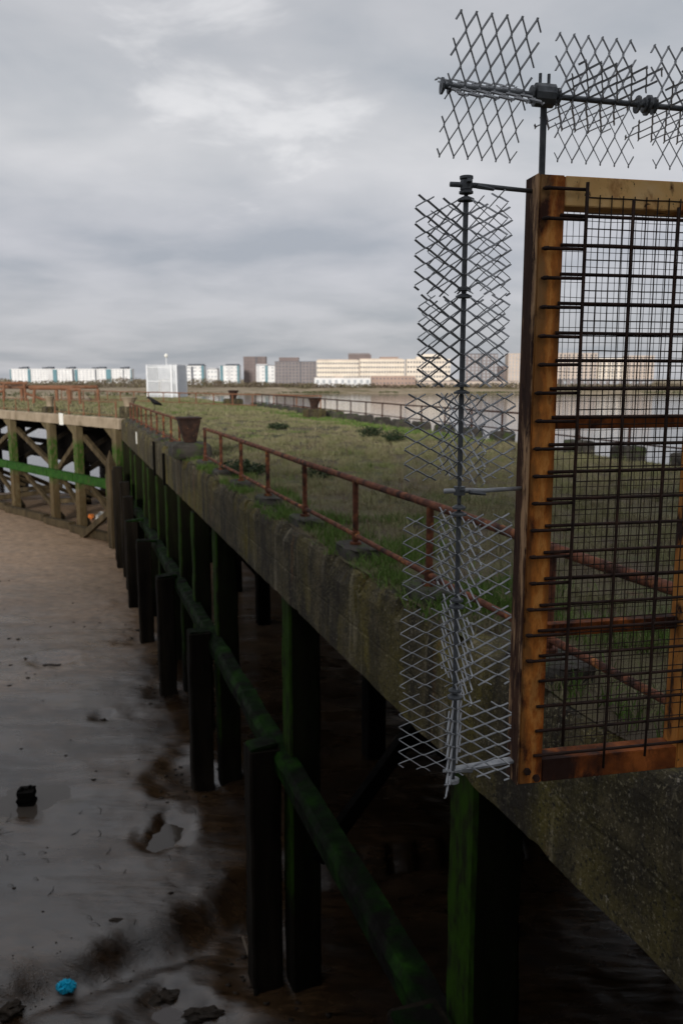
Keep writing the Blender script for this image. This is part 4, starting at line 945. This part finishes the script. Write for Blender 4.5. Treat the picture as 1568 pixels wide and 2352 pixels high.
# hinge post on the landing that carries the leaf, out of the frame to the right
hp = G(1.55, -.02, 0)
t = thing('hinge_post', 'steel hinge post carrying the gate leaf on the landing', 'post', (hp.x, hp.y - .55, .7))
HO = t.location.copy()
loc_mb(box_mb(HO.x - .06, HO.x + .06, HO.y - .06, HO.y + .06, .70, 3.1), HO).build('post', m_gate_side, t)
for z in (ZB + .3, ZT - .3): loc_mb(MB().bar(Vector((HO.x, HO.y, z)), G(GW + .002, -.045, z), .05), HO).build('arm', m_gate_side, t)

# ------------------------------------------------------------------ rotating spikes
LWD, SWD = .092, .0455
def vane_mesh(width, height):
    """expanded metal sheet in the (x = away from axle, z = along axle) plane, cut square so prongs stick out"""
    b = MB(); segs = []
    for j in range(-2, int(height / SWD * 2) + 3):
        for i in range(-1, int(width / LWD * 2) + 2):
            def nd(i_): return Vector((i_ * LWD / 2 + .012, 0.0018 * (1 if (j % 2) else -1), (j * .5 + .25 * (-1) ** (i_ + j)) * SWD))
            a, c_ = nd(i), nd(i + 1)
            # flat knuckles at both ends of the strand
            pts = [a, a.lerp(c_, .07) - Vector((0, 0, (c_.z - a.z) * .05)), c_.lerp(a, .07) + Vector((0, 0, (c_.z - a.z) * .05)), c_]
            for p, q in zip(pts, pts[1:]):
                # clip in x and z
                t0, t1 = 0., 1.
                for ax_, lo, hi in ((0, .0, width), (2, 0., height)):
                    d = q[ax_] - p[ax_]
                    if abs(d) < 1e-9:
                        if not lo <= p[ax_] <= hi: t1 = -1
                        continue
                    u0, u1 = (lo - p[ax_]) / d, (hi - p[ax_]) / d
                    if u0 > u1: u0, u1 = u1, u0
                    t0, t1 = max(t0, u0), min(t1, u1)
                if t1 - t0 > .02: b.bar(p.lerp(q, t0), p.lerp(q, t1), .0026, .0062 if c_.z > a.z else .0046, Vector((0, 1, .75)))
    return b.mesh('vane', m_galv, fix=False)
VM = vane_mesh(.190, .276); VMH = vane_mesh(.200, .256)
def flange_mb(z, r_=.026):
    b = MB()
    for a, k in ((z, 1), (z + .022, .85)): b.tube([(0, 0, a), (0, 0, a + .006), (0, 0, a + .013)], [r_ * k, r_ * k, .011], 12)
    return b
def spike_unit(parent, z, ang, vm, h_, n_=4, tilt=(0, 0)):
    u = bpy.data.objects.new('spike_unit', None); C.objects.link(u); u.parent = parent; u.location = (0, 0, z); u.empty_display_size = .05
    u.rotation_euler = (tilt[0], tilt[1], rad(ang))
    for k in range(n_):
        v = bpy.data.objects.new('vane', vm); C.objects.link(v); v.parent = u; v.rotation_euler = (0, 0, rad(360 / n_ * k))
    o = MB().tube([(0, 0, 0), (0, 0, h_)], .0085, 10).build('sleeve', m_galv_dk, u)
    flange_mb(h_ + .004).build('collar', m_galv_dk, u)
    return u
# the upright one
tA = -.232
AX = G(tA, -.02, 0)
def zaty(y): return at(1050, y, AX.y).z
z0, z1 = zaty(1792), zaty(408)
sv = thing('rotating_spikes', 'upright pole of six galvanised rotating mesh spike units left of the gate', 'anti-climb spikes', (AX.x, AX.y, z0), 'rotating anti-climb spikes')
MB().tube([(0, 0, 0), (0, 0, z1 - z0)], .0065, 10).build('axle', m_galv_dk, sv, smooth=True)
units = [(1790, 1592, -15), (1596, 1378, 8), (1378, 1180, 14), (1104, 905, 15), (884, 692, 37), (676, 462, 31)]
# each unit sits between its own two heights; the sheets are all of one size
for (yb, yt, an) in units:
    zb_, zt_ = zaty(yb), zaty(yt); zm = (zb_ + zt_) / 2 - .136
    spike_unit(sv, zm - z0, an, VM, .272)
def arm(y, dd):
    z = zaty(y) - z0; b = MB()
    e0 = GU * -.052; e1 = G(.004, -.05, 0) - Vector((AX.x, AX.y, 0))
    b.tube([e0 + UP * z, UP * z + GU * .03, UP * (z - .002) + GU * .08, Vector((e1.x, e1.y, z - .002))], [.008, .0085, .0075, .0068], 8)
    b.build('bracket_arm', m_galv_dk if y < 1000 else m_galv, sv, smooth=True)
    c = MB(); c.tube([(0, 0, z - .014), (0, 0, z + .014)], .019, 10); c.bar(GN * .03 + UP * (z + .01), GN * -.03 + UP * (z - .006), .014, .01)
    c.tube([GU * .03 + GN * .012 + UP * (z - .004), GU * .085 + GN * .014 + UP * (z - .012)], [.008, .005], 7); c.build('clamp', m_galv_dk, sv)
arm(425, 0); arm(1127, 0)
z = zaty(1768) - z0; e1 = G(.004, -.05, 0) - Vector((AX.x, AX.y, 0))
MB().bar(UP * z, Vector((e1.x, e1.y, z)), .036, .008).build('bracket_arm', m_galv, sv)
b = MB(); b.tube([GU * -.035 + UP * z, GU * .07 + UP * (z - .012)], .006, 8); b.tube([(0, 0, -.006), (0, 0, .006)], .022, 12); b.build('clamp', m_galv, sv)
b = MB(); b.tube([(0, 0, z1 - z0 - .004), (0, 0, z1 - z0 + .004)], .021, 12); b.build('end_cap', m_galv_dk, sv)
# the level one above the gate
H0 = at(1012, 197, 2.645); H1 = at(1568, 250, 2.74)
hd = (H1 - H0).normalized()
sh = thing('rotating_spikes', 'level pole of galvanised rotating mesh spike units above the gate', 'anti-climb spikes', H0, 'rotating anti-climb spikes')
# local z of this thing lies along the pole
qx = UP; qy = hd.cross(qx).normalized(); qx = qy.cross(hd).normalized()
sh.rotation_euler = Matrix((qx, qy, hd)).transposed().to_euler()
MB().tube([(0, 0, 0), (0, 0, 1.25)], .0072, 10).build('axle', m_galv_dk, sh, smooth=True)
for t_, an in ((.016, 25), (.356, -10), (.668, -13), (.984, 8)): spike_unit(sh, t_, an, VMH, .258)
flange_mb(.0, .024).build('collar', m_galv_dk, sh)
for d_ in (.340, .650): flange_mb(d_, .03).build('collar', m_galv_dk, sh)
# flat strap that carries it, standing on the gate's corner
pz = H0.lerp(H1, (1243 - 1012) / (1568 - 1012.)); pz = H0 + hd * (pz - H0).length
inv = Matrix((qx, qy, hd))
def toloc(p): return inv @ (Vector(p) - H0)
b = MB(); b.bar(G(.012, -.012, ZT - .02), pz + UP * .035, .018, .008, GN); b.v = [tuple(toloc(p)) for p in b.v]; b.build('support_strap', m_galv_dk, sh)
b = MB()
for k in (-1, 1): b.tube([pz + GU * .014 * k - UP * .03, pz + GU * .014 * k + UP * .062], .005, 8)
b.tube([pz - hd * .03, pz + hd * .03], .034, 12); b.v = [tuple(toloc(p)) for p in b.v]; b.build('clamp', m_galv_dk, sh)
